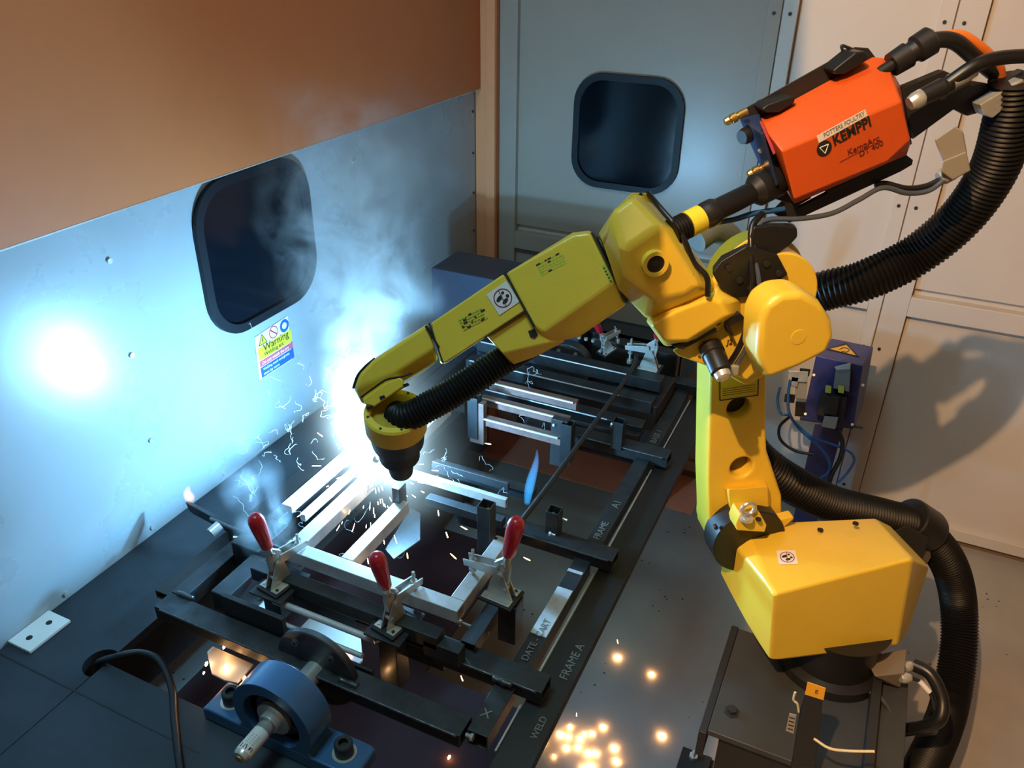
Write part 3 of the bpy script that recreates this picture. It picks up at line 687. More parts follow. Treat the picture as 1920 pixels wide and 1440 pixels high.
# upper casting: gearbox of axes 3 and 4
lhull('gearbox_casting', [(-1.44, [(1168, 470), (1240, 422), (1262, 458), (1308, 535), (1286, 553), (1226, 562), (1170, 520)]),
      (-1.49, [(1126, 448), (1150, 395), (1186, 368), (1262, 430), (1345, 545), (1300, 572), (1262, 575), (1215, 602), (1160, 545)]),
      (-1.66, [(1121, 440), (1152, 392), (1188, 361), (1214, 362), (1238, 392), (1340, 520), (1260, 560), (1160, 520)])], YEL, rb, .012, seg=4)
lhull('gearbox_block', [(-1.455, [(1222, 610), (1265, 585), (1330, 560), (1352, 566), (1364, 592), (1290, 640), (1245, 640)]),
      (-1.50, [(1210, 600), (1262, 560), (1345, 535), (1388, 560), (1392, 590), (1345, 622), (1290, 646), (1246, 650)]), (-1.62, [(1225, 590), (1340, 520), (1400, 560), (1390, 600), (1330, 630), (1270, 640)])], YEL, rb, .008, seg=4)
slab('gearbox_front_plate', [(1180, 440), (1188, 436), (1262, 600), (1300, 676), (1290, 668), (1200, 560)], -1.60, .02, YEL, rb, .002)
lhull('end_plate', [(-1.585, [(1150, 395), (1186, 361), (1215, 362), (1225, 384), (1165, 423)]), (-1.60, [(1150, 395), (1186, 361), (1215, 362), (1225, 384), (1165, 423)])], YEL, rb, .002)
for x, y, r in ((1166, 401, .010), (1158, 394, .004), (1201, 365, .004), (1216, 383, .004), (1170, 414, .004)):
    a_ = P(x, y, -1.584); cyl('plate_hole', a_, a_ + NR * .0012, r, INK, rb, 16)
a_ = P(1230, 496, -1.425)
lathe('axis_plug_ring', [(-.02, .026), (.0, .026), (.0, .018), (-.006, .018)], a_, NR, YEL, rb, 32)
cyl('axis_plug', a_ - NR * .02, a_ - NR * .003, .0195, BLACK, rb, 28)
lathe('axis_plug_screw', [(0, .008), (.002, .006)], a_ - NR * .003, NR, MATTE, rb, 6)
a_ = P(1292, 519, -1.45); lathe('grease_plug', [(-.01, .010), (.003, .010), (.003, .005), (0, .005)], a_, NR, CHROME, rb, 20)
cyl('screw_hole', P(1265, 474, -1.455), P(1265, 474, -1.455) + NR * .001, .004, INK, rb, 12)
# cables along the casting edge
tube('edge_cable', [P(1215, 362, -1.59), P(1240, 392, -1.53), P(1276, 436, -1.48), P(1300, 490, -1.47), P(1325, 520, -1.455), P(1327, 555, -1.45)], .006, RUBBER, rb, 10)
# lower elbow bracket with connector
lhull('elbow_bracket', [(-1.50, [(1262, 658), (1345, 618), (1392, 590), (1400, 600), (1432, 640), (1425, 690), (1400, 712), (1368, 690), (1340, 675), (1272, 668)]), (-1.54, [(1262, 655), (1345, 615), (1432, 600), (1430, 690), (1400, 710)])], YEL, rb, .004)
for pts in ([(1262, 651), (1280, 655), (1345, 622), (1340, 613)], [(1356, 600), (1388, 588), (1398, 597), (1366, 612)], [(1358, 604), (1366, 606), (1376, 628), (1370, 630)]):
    slab('cast_slot', pts, -1.472, .028, INK, rb, 0)
slab('bracket_tab', [(1330, 594), (1370, 574), (1378, 588), (1350, 604), (1346, 620), (1336, 612)], -1.475, .02, YEL, rb, .004)
a_ = P(1344, 602, -1.472); cyl('tab_screw', a_, a_ + NR * .006, .008, MATTE, rb, 14)
a_ = P(1334, 655, -1.49); cdir = (NR * .8 + V((.2, -.1, -.55))).normalized()
lathe('connector_body', [(-.01, .026), (.012, .026), (.014, .023), (.058, .023), (.062, .019)], a_, cdir, BLACK, rb, 24)
lathe('connector_nut', [(0, .018), (.012, .016), (.016, .010)], a_ + cdir * .062, cdir, CHROME, rb, 16)
for x, y in ((1321, 642), (1311, 668), (1351, 646)): cyl('screw_hole', P(x, y, -1.499), P(x, y, -1.498), .003, INK, rb, 8)
text('lettering', 'J2', P(1362, 646, -1.4985), UR, UP, .018, DINK, rb)
# yellow cover below the elbow and tail in front of the arm
lhull('arm_head', [(-1.60, [(1340, 690), (1400, 725), (1440, 700), (1440, 640), (1345, 640)]), (-1.672, [(1336, 680), (1440, 690), (1440, 600), (1345, 600)])], YEL, rb, .008)
# ---- forearm, rolled so that its broad face looks up towards the camera
E3 = P(1165, 500, -1.55); W5 = P(735, 770, -1.60)
ax_ = (W5 - E3).normalized(); wv = (UP - ax_ * UP.dot(ax_)).normalized(); sv = ax_.cross(wv)
if sv.dot(NR) < 0: sv = -sv
PH = R(30); NF = (sv * math.cos(PH) + wv * math.sin(PH)).normalized()
CF = NF.dot(E3) + .045
def F(px, py, off=0.): return onp(px, py, NF, CF + off)
def fh(nm, layers, m_=YEL, bev=.006, seg=3): return hull(nm, [F(x, y, off) for off, pts in layers for x, y in pts], m_, rb, bev, seg)
def fs(nm, pts, off, th, m_, bev=0.): return prism(nm, [F(x, y, off) for x, y in pts], -NF * th, m_, rb, bev)
fh('forearm_rear', [(0, [(950, 512), (1075, 442), (1106, 438), (1132, 488), (1152, 528), (1018, 622), (1002, 612)]),
     (-.03, [(946, 514), (1074, 436), (1108, 432), (1174, 572), (1086, 632), (1022, 645), (1000, 612)]),
     (-.13, [(950, 516), (1074, 440), (1106, 436), (1168, 568), (1080, 628), (1022, 640)])], bev=.006)
fh('forearm_lower_cover', [(-.012, [(916, 634), (990, 590), (1016, 624), (1026, 643), (942, 662)]),
     (-.035, [(906, 624), (982, 574), (1010, 615), (1060, 640), (1006, 668), (964, 683), (955, 678)]), (-.11, [(908, 626), (984, 578), (1055, 636), (1000, 664), (962, 680)])], bev=.004)
fh('forearm_middle', [(-.004, [(808, 606), (944, 514), (986, 582), (912, 632), (836, 680), (826, 680)]), (-.11, [(808, 606), (944, 514), (986, 582), (912, 632), (836, 682), (826, 682)])], bev=.004)
fs('joint_seam', [(1107, 436), (1112, 436), (1176, 566), (1172, 568)], -.014, .08, INK)
fs('joint_seam', [(945, 511), (948, 510), (1004, 612), (1000, 614)], .0008, .002, INK)
fs('joint_seam', [(796, 612), (799, 610), (824, 650), (821, 652)], -.001, .01, INK)
fs('joint_seam', [(803, 606), (805, 605), (832, 680), (830, 682)], -.003, .002, INK)
fs('joint_seam', [(908, 633), (986, 581), (987, 583), (909, 635)], -.003, .002, INK)
fs('socket', [(990, 621), (1002, 616), (1008, 628), (1002, 635), (994, 632)], -.010, .004, INK)
fh('wrist_shell', [(-.006, [(803, 607), (700, 676), (675, 702), (668, 728), (690, 720), (740, 700), (790, 668), (814, 652)]),
     (-.03, [(803, 606), (699, 674), (670, 702), (662, 726), (680, 760), (740, 720), (790, 690), (800, 668), (822, 676)]), (-.09, [(803, 610), (700, 680), (668, 726), (684, 764), (745, 730), (790, 700), (812, 672)])], bev=.008, seg=4)
fh('wrist_lip', [(.006, [(681, 749), (720, 720), (748, 708), (756, 712), (758, 724), (702, 762), (684, 758)]), (-.03, [(680, 746), (720, 716), (748, 706), (760, 726), (702, 764), (684, 760)])], bev=.003)
tube('wrist_edge_seal', [F(703, 672, -.02), F(684, 688, -.015), F(670, 705, -.015), F(662, 728, -.02)], .003, BLACK, rb, 8)
tube('wrist_edge_seal', [F(677, 745, 0), F(700, 728, .002), F(725, 712, .004), F(752, 706, .002), F(772, 700, -.01)], .0025, BLACK, rb, 8)
for x, y in ((716, 746), (760, 723), (692, 766)): fs('clip', [(x - 5, y - 2), (x + 3, y - 5), (x + 6, y), (x - 3, y + 4)], .010, .008, INK)
# stickers on the forearm
def no_step(cx, cy, s, e1, Pf, off):
    """square sticker: footprints inside a barred ring; Pf maps pixel+offset to 3D, e1 pixel direction of its top edge"""
    o_ = Pf(cx, cy, off); x_ = (Pf(cx + e1[0] * 20, cy + e1[1] * 20, off) - o_).normalized(); n_ = (CAM - o_).normalized()
    pn = NF if Pf is F else NR; y_ = pn.cross(x_).normalized()
    if y_.z < 0: y_ = -y_
    Q = lambda a, b, k=0.: o_ + x_ * a * s + y_ * b * s + pn * k
    prism('no_step_sticker', [Q(-.5, -.5, .0008), Q(.5, -.5, .0008), Q(.5, .5, .0008), Q(-.5, .5, .0008)], -pn * .0008, STICK, rb)
    N = 28; vs_ = []; 
    for r_ in (.39, .345):
        vs_ += [Q(r_ * math.cos(2 * math.pi * k / N), r_ * math.sin(2 * math.pi * k / N), .0012) for k in range(N)]
    link('sticker_ring', pydata(vs_, [(k, (k + 1) % N, N + (k + 1) % N, N + k) for k in range(N)]), mat('sticker_ring_ink', (.22, .02, .05), .5), rb)
    for (a, b, w2, h2, an) in ((-.13, .06, .17, .085, 20), (.11, .18, .07, .06, 20), (.02, -.16, .15, .08, 15), (.21, -.03, .07, .075, 15)):
        ca, sa = math.cos(R(an)), math.sin(R(an)); pts = []
        for k in range(16):
            t = 2 * math.pi * k / 16; u_, v_ = w2 * math.cos(t), h2 * math.sin(t); pts.append(Q(a + u_ * ca - v_ * sa, b + u_ * sa + v_ * ca, .0014))
        link('footprint', pydata(pts, [tuple(range(16))]), INK, rb)
    a, b = Q(-.26, .24, .0016) , Q(.26, -.24, .0016); pr = (b - a).cross(pn).normalized() * s * .02
    a, b = Q(.02, .36, .0016), Q(-.06, -.36, .0016); pr = (b - a).cross(pn).normalized() * s * .018
    link('bar', pydata([a - pr, b - pr, b + pr, a + pr], [(0, 1, 2, 3)]), MATS['sticker_ring_ink'], rb)
no_step(943, 559, .052, (.80, -.55), F, -.003)
no_step(1476, 1045, .05, (1, -.02), lambda x, y, off: onp(x, y, (NR * .45 + UP * .9).normalized(), (NR * .45 + UP * .9).normalized().dot(P(1476, 1045, -1.49)) + off), .016) if False else None
for (cx, cy) in ((1033, 497), (886, 600)):
    o_ = F(cx, cy, .0 if cx > 1000 else -.003); x_ = (F(cx + 20, cy - 10.5, .0 if cx > 1000 else -.003) - o_).normalized(); y_ = NF.cross(x_)
    if y_.z < 0: y_ = -y_
    random.seed(cx)
    for r_ in range(5):
        xx = -.028
        while xx < .028:
            w_ = random.uniform(.004, .010)
            a = o_ + x_ * xx + y_ * (.012 - r_ * .0058) + NF * .0006
            link('print_mark', pydata([a, a + x_ * w_, a + x_ * w_ + y_ * .0032, a + y_ * .0032], [(0, 1, 2, 3)]), LGREEN if random.random() > .25 else INK, rb)
            xx += w_ + .0022
sc = fs('scale_label', [(1128, 498), (1134, 496), (1149, 527), (1143, 531)], .0004, .0006, LGREEN)
for k in range(5):
    x, y = 1132 + 3.1 * k, 502 + 6 * k; fs('scale_tick', [(x - 1.5, y), (x + 1.5, y - 1), (x + 2.5, y + 1.5), (x - .5, y + 2.5)], .001, .0004, INK)
# wrist ring and torch mount
wc = F(742, 790, -.05)
tdir = (CAM + ray(750, 862) * ((wc - CAM).length + .10) - wc).normalized()
lathe('wrist_ring', [(-.035, .066), (-.030, .070), (.018, .070), (.022, .064), (.022, .058), (-.035, .052)], wc, tdir, YEL, rb, 48)
for k in range(8):
    a = k * math.pi / 4; u_, v_ = frame_of(tdir); q_ = wc + (u_ * math.cos(a) + v_ * math.sin(a)) * .0605 - tdir * .034
    cyl('ring_screw', q_, q_ - tdir * .003, .003, INK, rb, 8)
lathe('tool_flange', [(.02, .066), (.035, .064), (.07, .060), (.075, .050)], wc, tdir, BLACK, rb, 40)
lathe('wrist_hollow', [(-.03, .052), (.015, .052)], wc, tdir, BLACK, rb, 32)
tr_ = thing('welding_torch', 'dark welding torch held by the robot wrist, its nozzle at the arc', 'torch', wc + tdir * .075)
tip = ARC + (V((.10, -.10, .30)).normalized()) * .02
lathe('torch_mount', [(.072, .050), (.12, .048), (.125, .034), (.18, .028), (.19, .019)], wc, tdir, MATTE, tr_, 32)
nb = wc + tdir * .185; mid = nb.lerp(tip, .55) + V((.02, .0, .06))
tube('torch_neck', [nb - tdir * .01, mid, tip + (mid - tip) * .45], .011, BRASS, tr_, 14)
lathe('nozzle', [(0, .009), (.004, .0115), (.05, .0125), (.07, .011)], tip, (mid - tip), PLATE, tr_, 24)
# dress hose along the forearm into the wrist
hz = hose('dress_hose', [F(1000, 640, -.10), F(930, 684, -.055), F(860, 730, -.03), F(800, 764, -.02), F(762, 782, -.018), wc - tdir * .02], .034, .0080, HOSE, rb, .10, 24)
hose('wrist_hose', [wc - tdir * .015, wc + tdir * .03], .046, .01, BLACK, rb)
# dog-ear: white wire
# =================================================================== WIRE FEEDER (orange box)
fd = thing('wire_feeder', 'bright orange wire feeder box with black lettering mounted above the robot elbow', 'wire feeder', P(1560, 300, -1.5))
CW = -1.50
def fl(nm, layers, m_=ORANGE, bev=.004): return hull(nm, [P(x, y, c) for c, pts in layers for x, y in pts], m_, fd, bev, 3)
fl('housing', [(CW, [(1466, 284), (1690, 190), (1707, 262), (1664, 303), (1489, 374)]),
     (CW - .035, [(1440, 250), (1489, 383), (1700, 291), (1707, 270), (1686, 175)]),
     (CW - .12, [(1425, 220), (1637, 105), (1660, 108), (1688, 160), (1470, 350), (1487, 378), (1690, 290)])], bev=.004)
fl('back_plate', [(CW - .122, [(1388, 214), (1396, 203), (1602, 88), (1628, 90), (1690, 170), (1710, 270), (1488, 384), (1450, 372)]), (CW - .135, [(1388, 214), (1396, 203), (1602, 88), (1628, 90), (1690, 170), (1710, 270), (1488, 384), (1450, 372)])], MATTE, .002)
fl('front_panel', [(CW - .02, [(1432, 250), (1460, 345), (1455, 350), (1426, 250)]), (CW - .12, [(1386, 222), (1424, 212), (1462, 340), (1440, 345)])], mat('blue_black_panel', (.02, .035, .09), .35), .002)
fl('pink_edge', [(CW - .03, [(1424, 228), (1428, 226), (1455, 286), (1450, 290)]), (CW - .04, [(1424, 228), (1428, 226), (1455, 286), (1450, 290)])], PINKINK, 0)
for pts in ([(1428, 205), (1436, 212), (1462, 211), (1490, 193), (1493, 182), (1484, 180), (1440, 196)], [(1562, 133), (1566, 140), (1585, 139), (1625, 115), (1630, 105), (1622, 96), (1605, 98), (1572, 124)]):
    prism('latch', [P(x, y, CW - .08) for x, y in pts], -NR * .05, BLACK, fd, .004)
tube('latch_clip', [P(1582, 100, CW - .12), P(1578, 86, CW - .12), P(1592, 90, CW - .12), P(1604, 96, CW - .12)], .003, MATTE, fd, 8)
for (x, y) in ((1390, 214), (1432, 313)):
    a_ = P(x, y, CW - .08); dd = (P(x - 20, y + 10, CW - .08) - a_).normalized()
    lathe('brass_nipple', [(-.012, .008), (.006, .008), (.008, .006), (.012, .010), (.022, .010), (.024, .006), (.028, .009), (.036, .007)], a_, dd, BRASS, fd, 14)
a_ = P(1408, 250, CW - .09); dd = (P(1390, 258, CW - .08) - a_).normalized()
lathe('round_plug', [(-.01, .016), (.016, .017), (.026, .014)], a_, dd, BLACK, fd, 20)
for (x, y) in ((1421, 252), (1430, 268), (1424, 282)):
    a_ = P(x, y, CW - .055); cyl('panel_screw', a_, a_ + NR * .006, .004, CHROME, fd, 10)
# lettering
xd = (P(1690, 190, CW) - P(1466, 284, CW)).normalized(); yd_ = NR.cross(xd); yd_ = yd_ if yd_.z > 0 else -yd_
def fp(x, y, k=0.): return P(x, y, CW) + NR * k
prism('name_sticker', [fp(1531, 255, .001), fp(1622, 205, .001), fp(1626, 217, .001), fp(1535, 268, .001)], -NR * .001, STICK, fd)
text('lettering', 'POTTERS POULTRY', fp(1544, 257, .0014), fp(1613, 219) - fp(1544, 257), yd_, .0125, GREY, fd, sx=.80)
dc = fp(1545, 278, .0006); cyl('emblem_disc', dc, dc + NR * .0008, .0155, INK, fd, 32)
for a, b in ((90 + 180, 210 + 180), (210 + 180, 330 + 180), (330 + 180, 90 + 180)):
    q1, q2 = [dc + (xd * math.cos(R(t)) + yd_ * math.sin(R(t))) * .0105 + NR * .0012 for t in (a, b)]
    cyl('emblem_line', q1, q2, .0009, STICK, fd, 6)
text('lettering', 'KEMPPI', fp(1563, 273, .001), fp(1636, 233) - fp(1563, 273), yd_, .0295, INK, fd, sx=.86, bold=.0007)
text('lettering', 'KempArc', fp(1589, 291, .001), fp(1643, 265) - fp(1589, 291), yd_, .0175, DINK, fd, sx=1.0)
cyl('underline', fp(1574, 304, .0008), fp(1646, 266, .0008), .0006, DINK, fd, 6)
text('lettering', 'DT 400', fp(1611, 294, .001), fp(1650, 274) - fp(1611, 294), yd_, .0165, DINK, fd, sx=1.0)
# slotted black rail under the housing
rl = [(1490, 385), (1700, 291), (1712, 300), (1710, 309), (1688, 322), (1480, 418), (1450, 400), (1470, 380)]
rail = prism('slotted_rail', [P(x, y, CW - .06) for x, y in rl], -NR * .012, MATTE, fd, .001)
cut(rail, [prism('c', [P(x, y, CW - .03) for x, y in pts], -NR * .08, None) for pts in ([(1664, 306), (1672, 299), (1684, 302), (1682, 308), (1668, 314)], [(1604, 346), (1655, 315), (1664, 320), (1600, 350)], [(1504, 402), (1512, 392), (1560, 364), (1566, 370)])])
# gun connector with black boot and yellow collar
g1 = P(1462, 335, CW - .07); g0_ = P(1268, 432, -1.50); gd_ = (g0_ - g1).normalized(); GL = (g0_ - g1).length
gc = thing('torch_cable_boot', 'black torch cable boot with yellow collar between orange feeder and robot forearm', 'cable', g1)
lathe('euro_connector', [(0, .030), (.012, .034), (.06, .034), (.075, .022)], g1, gd_, BLACK, gc, 28)
lathe('connector_washer', [(-.014, .030), (0, .030)], g1, gd_, BRASS, gc, 28)
lathe('boot_tube', [(.07, .020), (.08, .022), (.165, .0225)], g1, gd_, RUBBER, gc, 24)
lathe('boot_collar', [(.165, .026), (.170, .028), (.19, .028), (.195, .026), (GL - .055, .026)], g1, gd_, BLACK, gc, 28)
lathe('yellow_collar', [(GL - .060, .0275), (GL - .026, .0275)], g1, gd_, YSTICK, gc, 28)
hose('collar_hose', [g1 + gd_ * (GL - .03), g1 + gd_ * (GL + .012)], .0275, .007, HOSE, gc)
sl_ = thing('grey_hose_sleeve', 'dark grey bent hose sleeve behind the black cable boot above the elbow', 'hose', P(1340, 440, -1.72))
tube('sleeve', [P(1305, 450, -1.72), P(1335, 432, -1.74), P(1362, 440, -1.76), P(1378, 462, -1.78)], .03, mat('grey_green_fabric', (.10, .11, .10), .7), sl_, 16)
# rear connectors of the feeder
a_, b_ = P(1672, 122, CW - .09), P(1735, 82, CW - .09)
dx = (b_ - a_).normalized()
lathe('power_plug', [(-.03, .012), (0, .012), (.0, .024), (.035, .026), (.036, .020), (.05, .022), (.055, .028), (.085, .029), (.09, .024)], a_, dx, BLACK, fd, 24)
cc1 = thing('orange_power_cable', 'orange and black power cable arching off the top of the feeder', 'cable', b_)
tube('black_sleeve', [P(1722, 92, CW - .09), P(1752, 76, CW - .09), P(1790, 78, CW - .09), P(1830, 110, CW - .10), P(1862, 135, CW - .12)], .016, BLACK, cc1, 14)
tube('orange_jacket', [P(1765, 70, CW - .10), P(1800, 68, CW - .10), P(1835, 88, CW - .10), P(1868, 120, CW - .11), P(1876, 148, CW - .12)], .012, TORANGE, cc1, 12)
cc2 = thing('gas_hose_with_chrome_ends', 'black hose with chrome sleeves leaving the right end of the feeder', 'hose', P(1710, 190, -1.5))
tube('hose_body', [P(1775, 158, CW - .05), P(1830, 122, CW - .04), P(1880, 108, CW - .04), P(1960, 104, CW - .04)], .014, RUBBER, cc2, 14)
lathe('chrome_sleeve', [(0, .0165), (.05, .0155)], P(1782, 155, CW - .05), P(1822, 132, CW - .05) - P(1782, 155, CW - .05), CHROME, cc2, 18)
lathe('coupling', [(0, .013), (.012, .017), (.028, .017), (.034, .013)], P(1705, 195, CW - .05), P(1740, 175, CW - .05) - P(1705, 195, CW - .05), CHROME, cc2, 18)
lathe('control_plug', [(0, .017), (.045, .019), (.05, .015), (.07, .015)], P(1728, 182, CW - .05), P(1780, 157, CW - .05) - P(1728, 182, CW - .05), BLACK, cc2, 18)
prism('cable_support', [P(x, y, CW - .10) for x, y in ((1690, 165), (1770, 132), (1810, 150), (1870, 160), (1920, 130), (1925, 165), (1860, 205), (1815, 218), (1790, 205), (1712, 262))], -NR * .02, MATTE, fd, .003)
prism('aluminium_clamp', [P(x, y, CW - .06) for x, y in ((1838, 196), (1920, 148), (1925, 170), (1862, 222), (1845, 216))], -NR * .03, CHROME, fd, .003)
# grey multi-pin plug
gp = thing('grey_plug', 'square grey multi-pin plug hanging behind the black hose bend', 'plug', P(1790, 280, -1.5))
hull('plug_hood', [P(x, y, c) for c in (CW - .02, CW - .07) for x, y in ((1752, 262), (1790, 236), (1806, 246), (1814, 290), (1780, 306), (1768, 302))], GREY, gp, .004)
hull('plug_body', [P(x, y, c) for c in (CW - .015, CW - .07) for x, y in ((1768, 302), (1812, 284), (1820, 320), (1786, 338), (1764, 322))], GREY, gp, .003)
lathe('plug_gland', [(0, .018), (.02, .018), (.03, .013)], P(1785, 322, CW - .04), P(1755, 338, CW - .04) - P(1785, 322, CW - .04), GREY, gp, 16)
# thin cables below the feeder
t1 = tube('signal_cable', [P(1760, 338, CW - .04), P(1735, 349, CW - .04), P(1700, 353, CW - .04), P(1660, 344, CW - .05), P(1640, 348, CW - .055)], .006, BLACK, None, 10); tag(t1, 'thin black cable curving from the grey plug to the slotted rail', 'cable')
t2 = tube('clear_air_tube', [P(1770, 338, CW - .03), P(1740, 358, CW - .03), P(1700, 362, CW - .03), P(1655, 352, CW - .03), P(1610, 375, CW - .03), P(1560, 400, CW - .03), P(1500, 410, CW - .03), P(1440, 412, CW - .03), P(1418, 430, CW - .02), P(1412, 470, CW), P(1422, 520, CW + .02), P(1424, 580, CW + .03), P(1405, 640, CW + .03), P(1380, 685, CW + .02)], .0055, CLEAR, None, 10); tag(t2, 'clear blue-grey air tube looping from the feeder down over the elbow', 'tube')
t3 = tube('black_control_cable', [P(1430, 400, CW - .04), P(1410, 425, CW - .02), P(1408, 480, CW + .01), P(1410, 560, CW + .03), P(1395, 630, CW + .03), P(1368, 680, CW + .02), P(1345, 688, CW + .0), P(1332, 680, CW + .02)], .0065, RUBBER, None, 10); tag(t3, 'black control cable hanging down over the elbow to the round connector', 'cable')
t4 = tube('blue_air_tube', [P(1335, 418, -1.56), P(1375, 412, -1.55), P(1415, 400, -1.55), P(1470, 392, -1.55)], .006, TBLUE, None, 10); tag(t4, 'blue air tube passing under the black boot beside the feeder', 'tube')
a_ = P(1372, 690, CW + .02); hull('ferrule', [a_ + UR * a + UP * b + NR * c for a in (-.014, .012) for b in (-.012, .010) for c in (0, .012)], CHROME, t2, .002)
# =================================================================== BIG CORRUGATED HOSES
h1 = hose('corrugated_conduit', [onp(1905, 150, NR, CW - .08), onp(1893, 220, NR, CW - .09), onp(1862, 320, NR, CW - .12), onp(1800, 410, NR, CW - .16), onp(1715, 480, NR, CW - .20), onp(1620, 526, NR, CW - .22), onp(1545, 546, NR, CW - .26), onp(1470, 575, NR, CW - .32), onp(1405, 650, NR, CW - .37), onp(1386, 770, NR, CW - .37)], .052, .0110, HOSE, None, .10, 32)
tag(h1, 'thick black corrugated conduit arching from the feeder down behind the elbow', 'conduit')
h2 = hose('corrugated_conduit', [P(1386, 775, -1.87), P(1400, 835, -1.85), P(1432, 872, -1.82), P(1480, 905, -1.80), P(1560, 945, -1.80), P(1660, 970, -1.80), P(1720, 990, -1.80), P(1775, 1050, -1.78), P(1797, 1130, -1.76), P(1796, 1230, -1.66), P(1775, 1340, -1.52), P(1728, 1450, -1.34), P(1680, 1540, -1.2)], .058, .0110, HOSE, None, .10, 32)
tag(h2, 'thick black corrugated conduit looping behind the turret and down beside the pedestal', 'conduit')
hc = P(1722, 985, -1.80); hd_ = (P(1760, 1020, -1.79) - P(1690, 972, -1.80)).normalized()
lathe('hose_clamp', [(-.055, .066), (-.05, .070), (.04, .072), (.055, .068)], hc, hd_, BLACK, h2, 32)
hull('clamp_bracket', [P(x, y, c) for c in (-1.72, -1.80) for x, y in ((1655, 1005), (1700, 985), (1745, 1010), (1720, 1062), (1690, 1065), (1650, 1020))], MATTE, h2, .006)
hull('clamp_arm', [P(x, y, c) for c in (-1.74, -1.80) for x, y in ((1718, 1030), (1742, 1020), (1746, 1045), (1735, 1062))], mat('brown_bracket', (.12, .10, .08), .5), h2, .003)
# =================================================================== PEDESTAL EXTRAS
sb = thing('safety_sensor', 'black upright sensor block with yellow label on the front of the pedestal', 'sensor', onz(1500, 1400, .5))
C1 = py0 - .03
def S(px, py, yy=C1): return ony(px, py, yy)
hull('sensor_body', [S(x, y, yy) for yy in (C1, C1 - .04) for x, y in ((1515, 1283), (1546, 1290), (1540, 1320), (1528, 1440), (1482, 1440), (1500, 1330))], BLACK, sb, .003)
prism('yellow_label', [S(x, y, C1 - .042) for x, y in ((1514, 1279), (1548, 1291), (1544, 1313), (1509, 1302))], (0, .002, 0), mat('amber_label', (.85, .42, .02), .4), sb)
text('lettering', 'E', S(1527, 1299, C1 - .0425), S(1540, 1303, C1) - S(1527, 1299, C1), UP, .016, DINK, sb)
prism('white_tag', [S(x, y, C1 - .03) for x, y in ((1480, 1338), (1493, 1341), (1488, 1376), (1473, 1370))], (0, .002, 0), GREY, sb)
for k in range(4): prism('tag_line', [S(1480 - k, 1344 + 7 * k, C1 - .031), S(1490 - k, 1347 + 7 * k, C1 - .031), S(1490 - k, 1349 + 7 * k, C1 - .031), S(1480 - k, 1346 + 7 * k, C1 - .031)], (0, .0005, 0), INK, sb)
tube('cream_wire', [S(1526, 1385, C1 - .04), S(1555, 1403, C1 - .05), S(1590, 1408, C1 - .05), S(1640, 1409, C1 - .04)], .0035, TWIRE, sb, 8)
tube('cream_wire', [S(1491, 1298), S(1488, 1312), S(1495, 1320), S(1498, 1335)], .003, TWIRE, sb, 8)
jb = thing('junction_box', 'grey-brown junction box with two cable glands behind the pedestal', 'box', onz(1690, 1250, .75))
jz = .80
hull('box_body', [onz(x, y, z) for z, pts in ((jz, ((1622, 1232), (1700, 1216), (1696, 1262), (1640, 1268))), (jz - .07, ((1624, 1240), (1700, 1225), (1688, 1290), (1640, 1275)))) for x, y in pts], mat('brown_grey_box', (.20, .17, .14), .5), jb, .003)
for (x, y, x2, y2) in ((1694, 1252, 1712, 1246), (1688, 1272, 1706, 1270)):
    a_, b_ = onz(x, y, jz - .02), onz(x2, y2, jz - .02); lathe('gland', [(0, .012), (.008, .015), (.020, .015), (.03, .011)], a_, b_ - a_, CHROME, jb, 12)
c1 = tube('black_cable', [onz(1712, 1246, .78), onz(1745, 1265, .78), onz(1766, 1310, .74), onz(1762, 1348, .70), onz(1735, 1362, .66), onz(1690, 1370, .6), onz(1640, 1385, .55)], .018, RUBBER, None, 14); tag(c1, 'thick black cable from the junction box curling round to the pedestal', 'cable')
c2 = tube('thin_grey_cable', [onz(1610, 1290, .74), onz(1650, 1308, .74), onz(1676, 1350, .70), onz(1672, 1395, .64), onz(1640, 1432, .6), onz(1620, 1470, .55)], .007, mat('dark_grey_cable', (.05, .055, .055), .4), None, 10); tag(c2, 'thin grey cable arching beside the right of the pedestal', 'cable')
c3 = tube('white_sleeved_wire', [onz(1706, 1270, .78), onz(1728, 1280, .77), onz(1745, 1302, .75), onz(1752, 1330, .72)], .005, BLACK, None, 8); tag(c3, 'thin wire with a white sleeve next to the junction box glands', 'wire')
cyl('white_sleeve', onz(1724, 1277, .775), onz(1743, 1298, .755), .0075, STICK, c3, 12)
# =================================================================== TORCH CLEANING STATION
YS = 3.30
cs = thing('torch_cleaning_station', 'dark blue torch cleaning station on a post, warning triangle on its sloped top', 'cleaning station', (ony(1540, 900, YS).x, YS, 0))
def K(px, py, yy=YS): return ony(px, py, yy)
f0, f1 = K(1530, 667), K(1625, 685); f2, f3 = K(1607, 800), K(1505, 785)
hull('cabinet', [K(x, y, yy) for yy in (YS, YS + .02) for x, y in ((1530, 667), (1618, 686), (1600, 805), (1504, 787))] + [K(x, y, YS + .16) for x, y in ((1560, 634), (1638, 650), (1618, 760), (1520, 750))], NAVY, cs, .004)
tn = V((0, -.6, .8)); 
w0, w1, w2 = K(1545, 652, YS + .055), K(1600, 667, YS + .045), K(1580, 643, YS + .10)
wn = (w1 - w0).cross(w2 - w0).normalized(); wn = wn if wn.z > 0 else -wn
pl0 = (K(1530, 667), K(1618, 686), K(1560, 634, YS + .16)); pn_ = (pl0[1] - pl0[0]).cross(pl0[2] - pl0[0]).normalized(); pn_ = pn_ if pn_.z > 0 else -pn_
pc = pn_.dot(pl0[0]) + .003
def T_(x, y, k=0.): return onp(x, y, pn_, pc + k)
prism('warning_triangle', [T_(1551, 654), T_(1611, 669), T_(1587, 643)], -pn_ * .002, INK, cs)
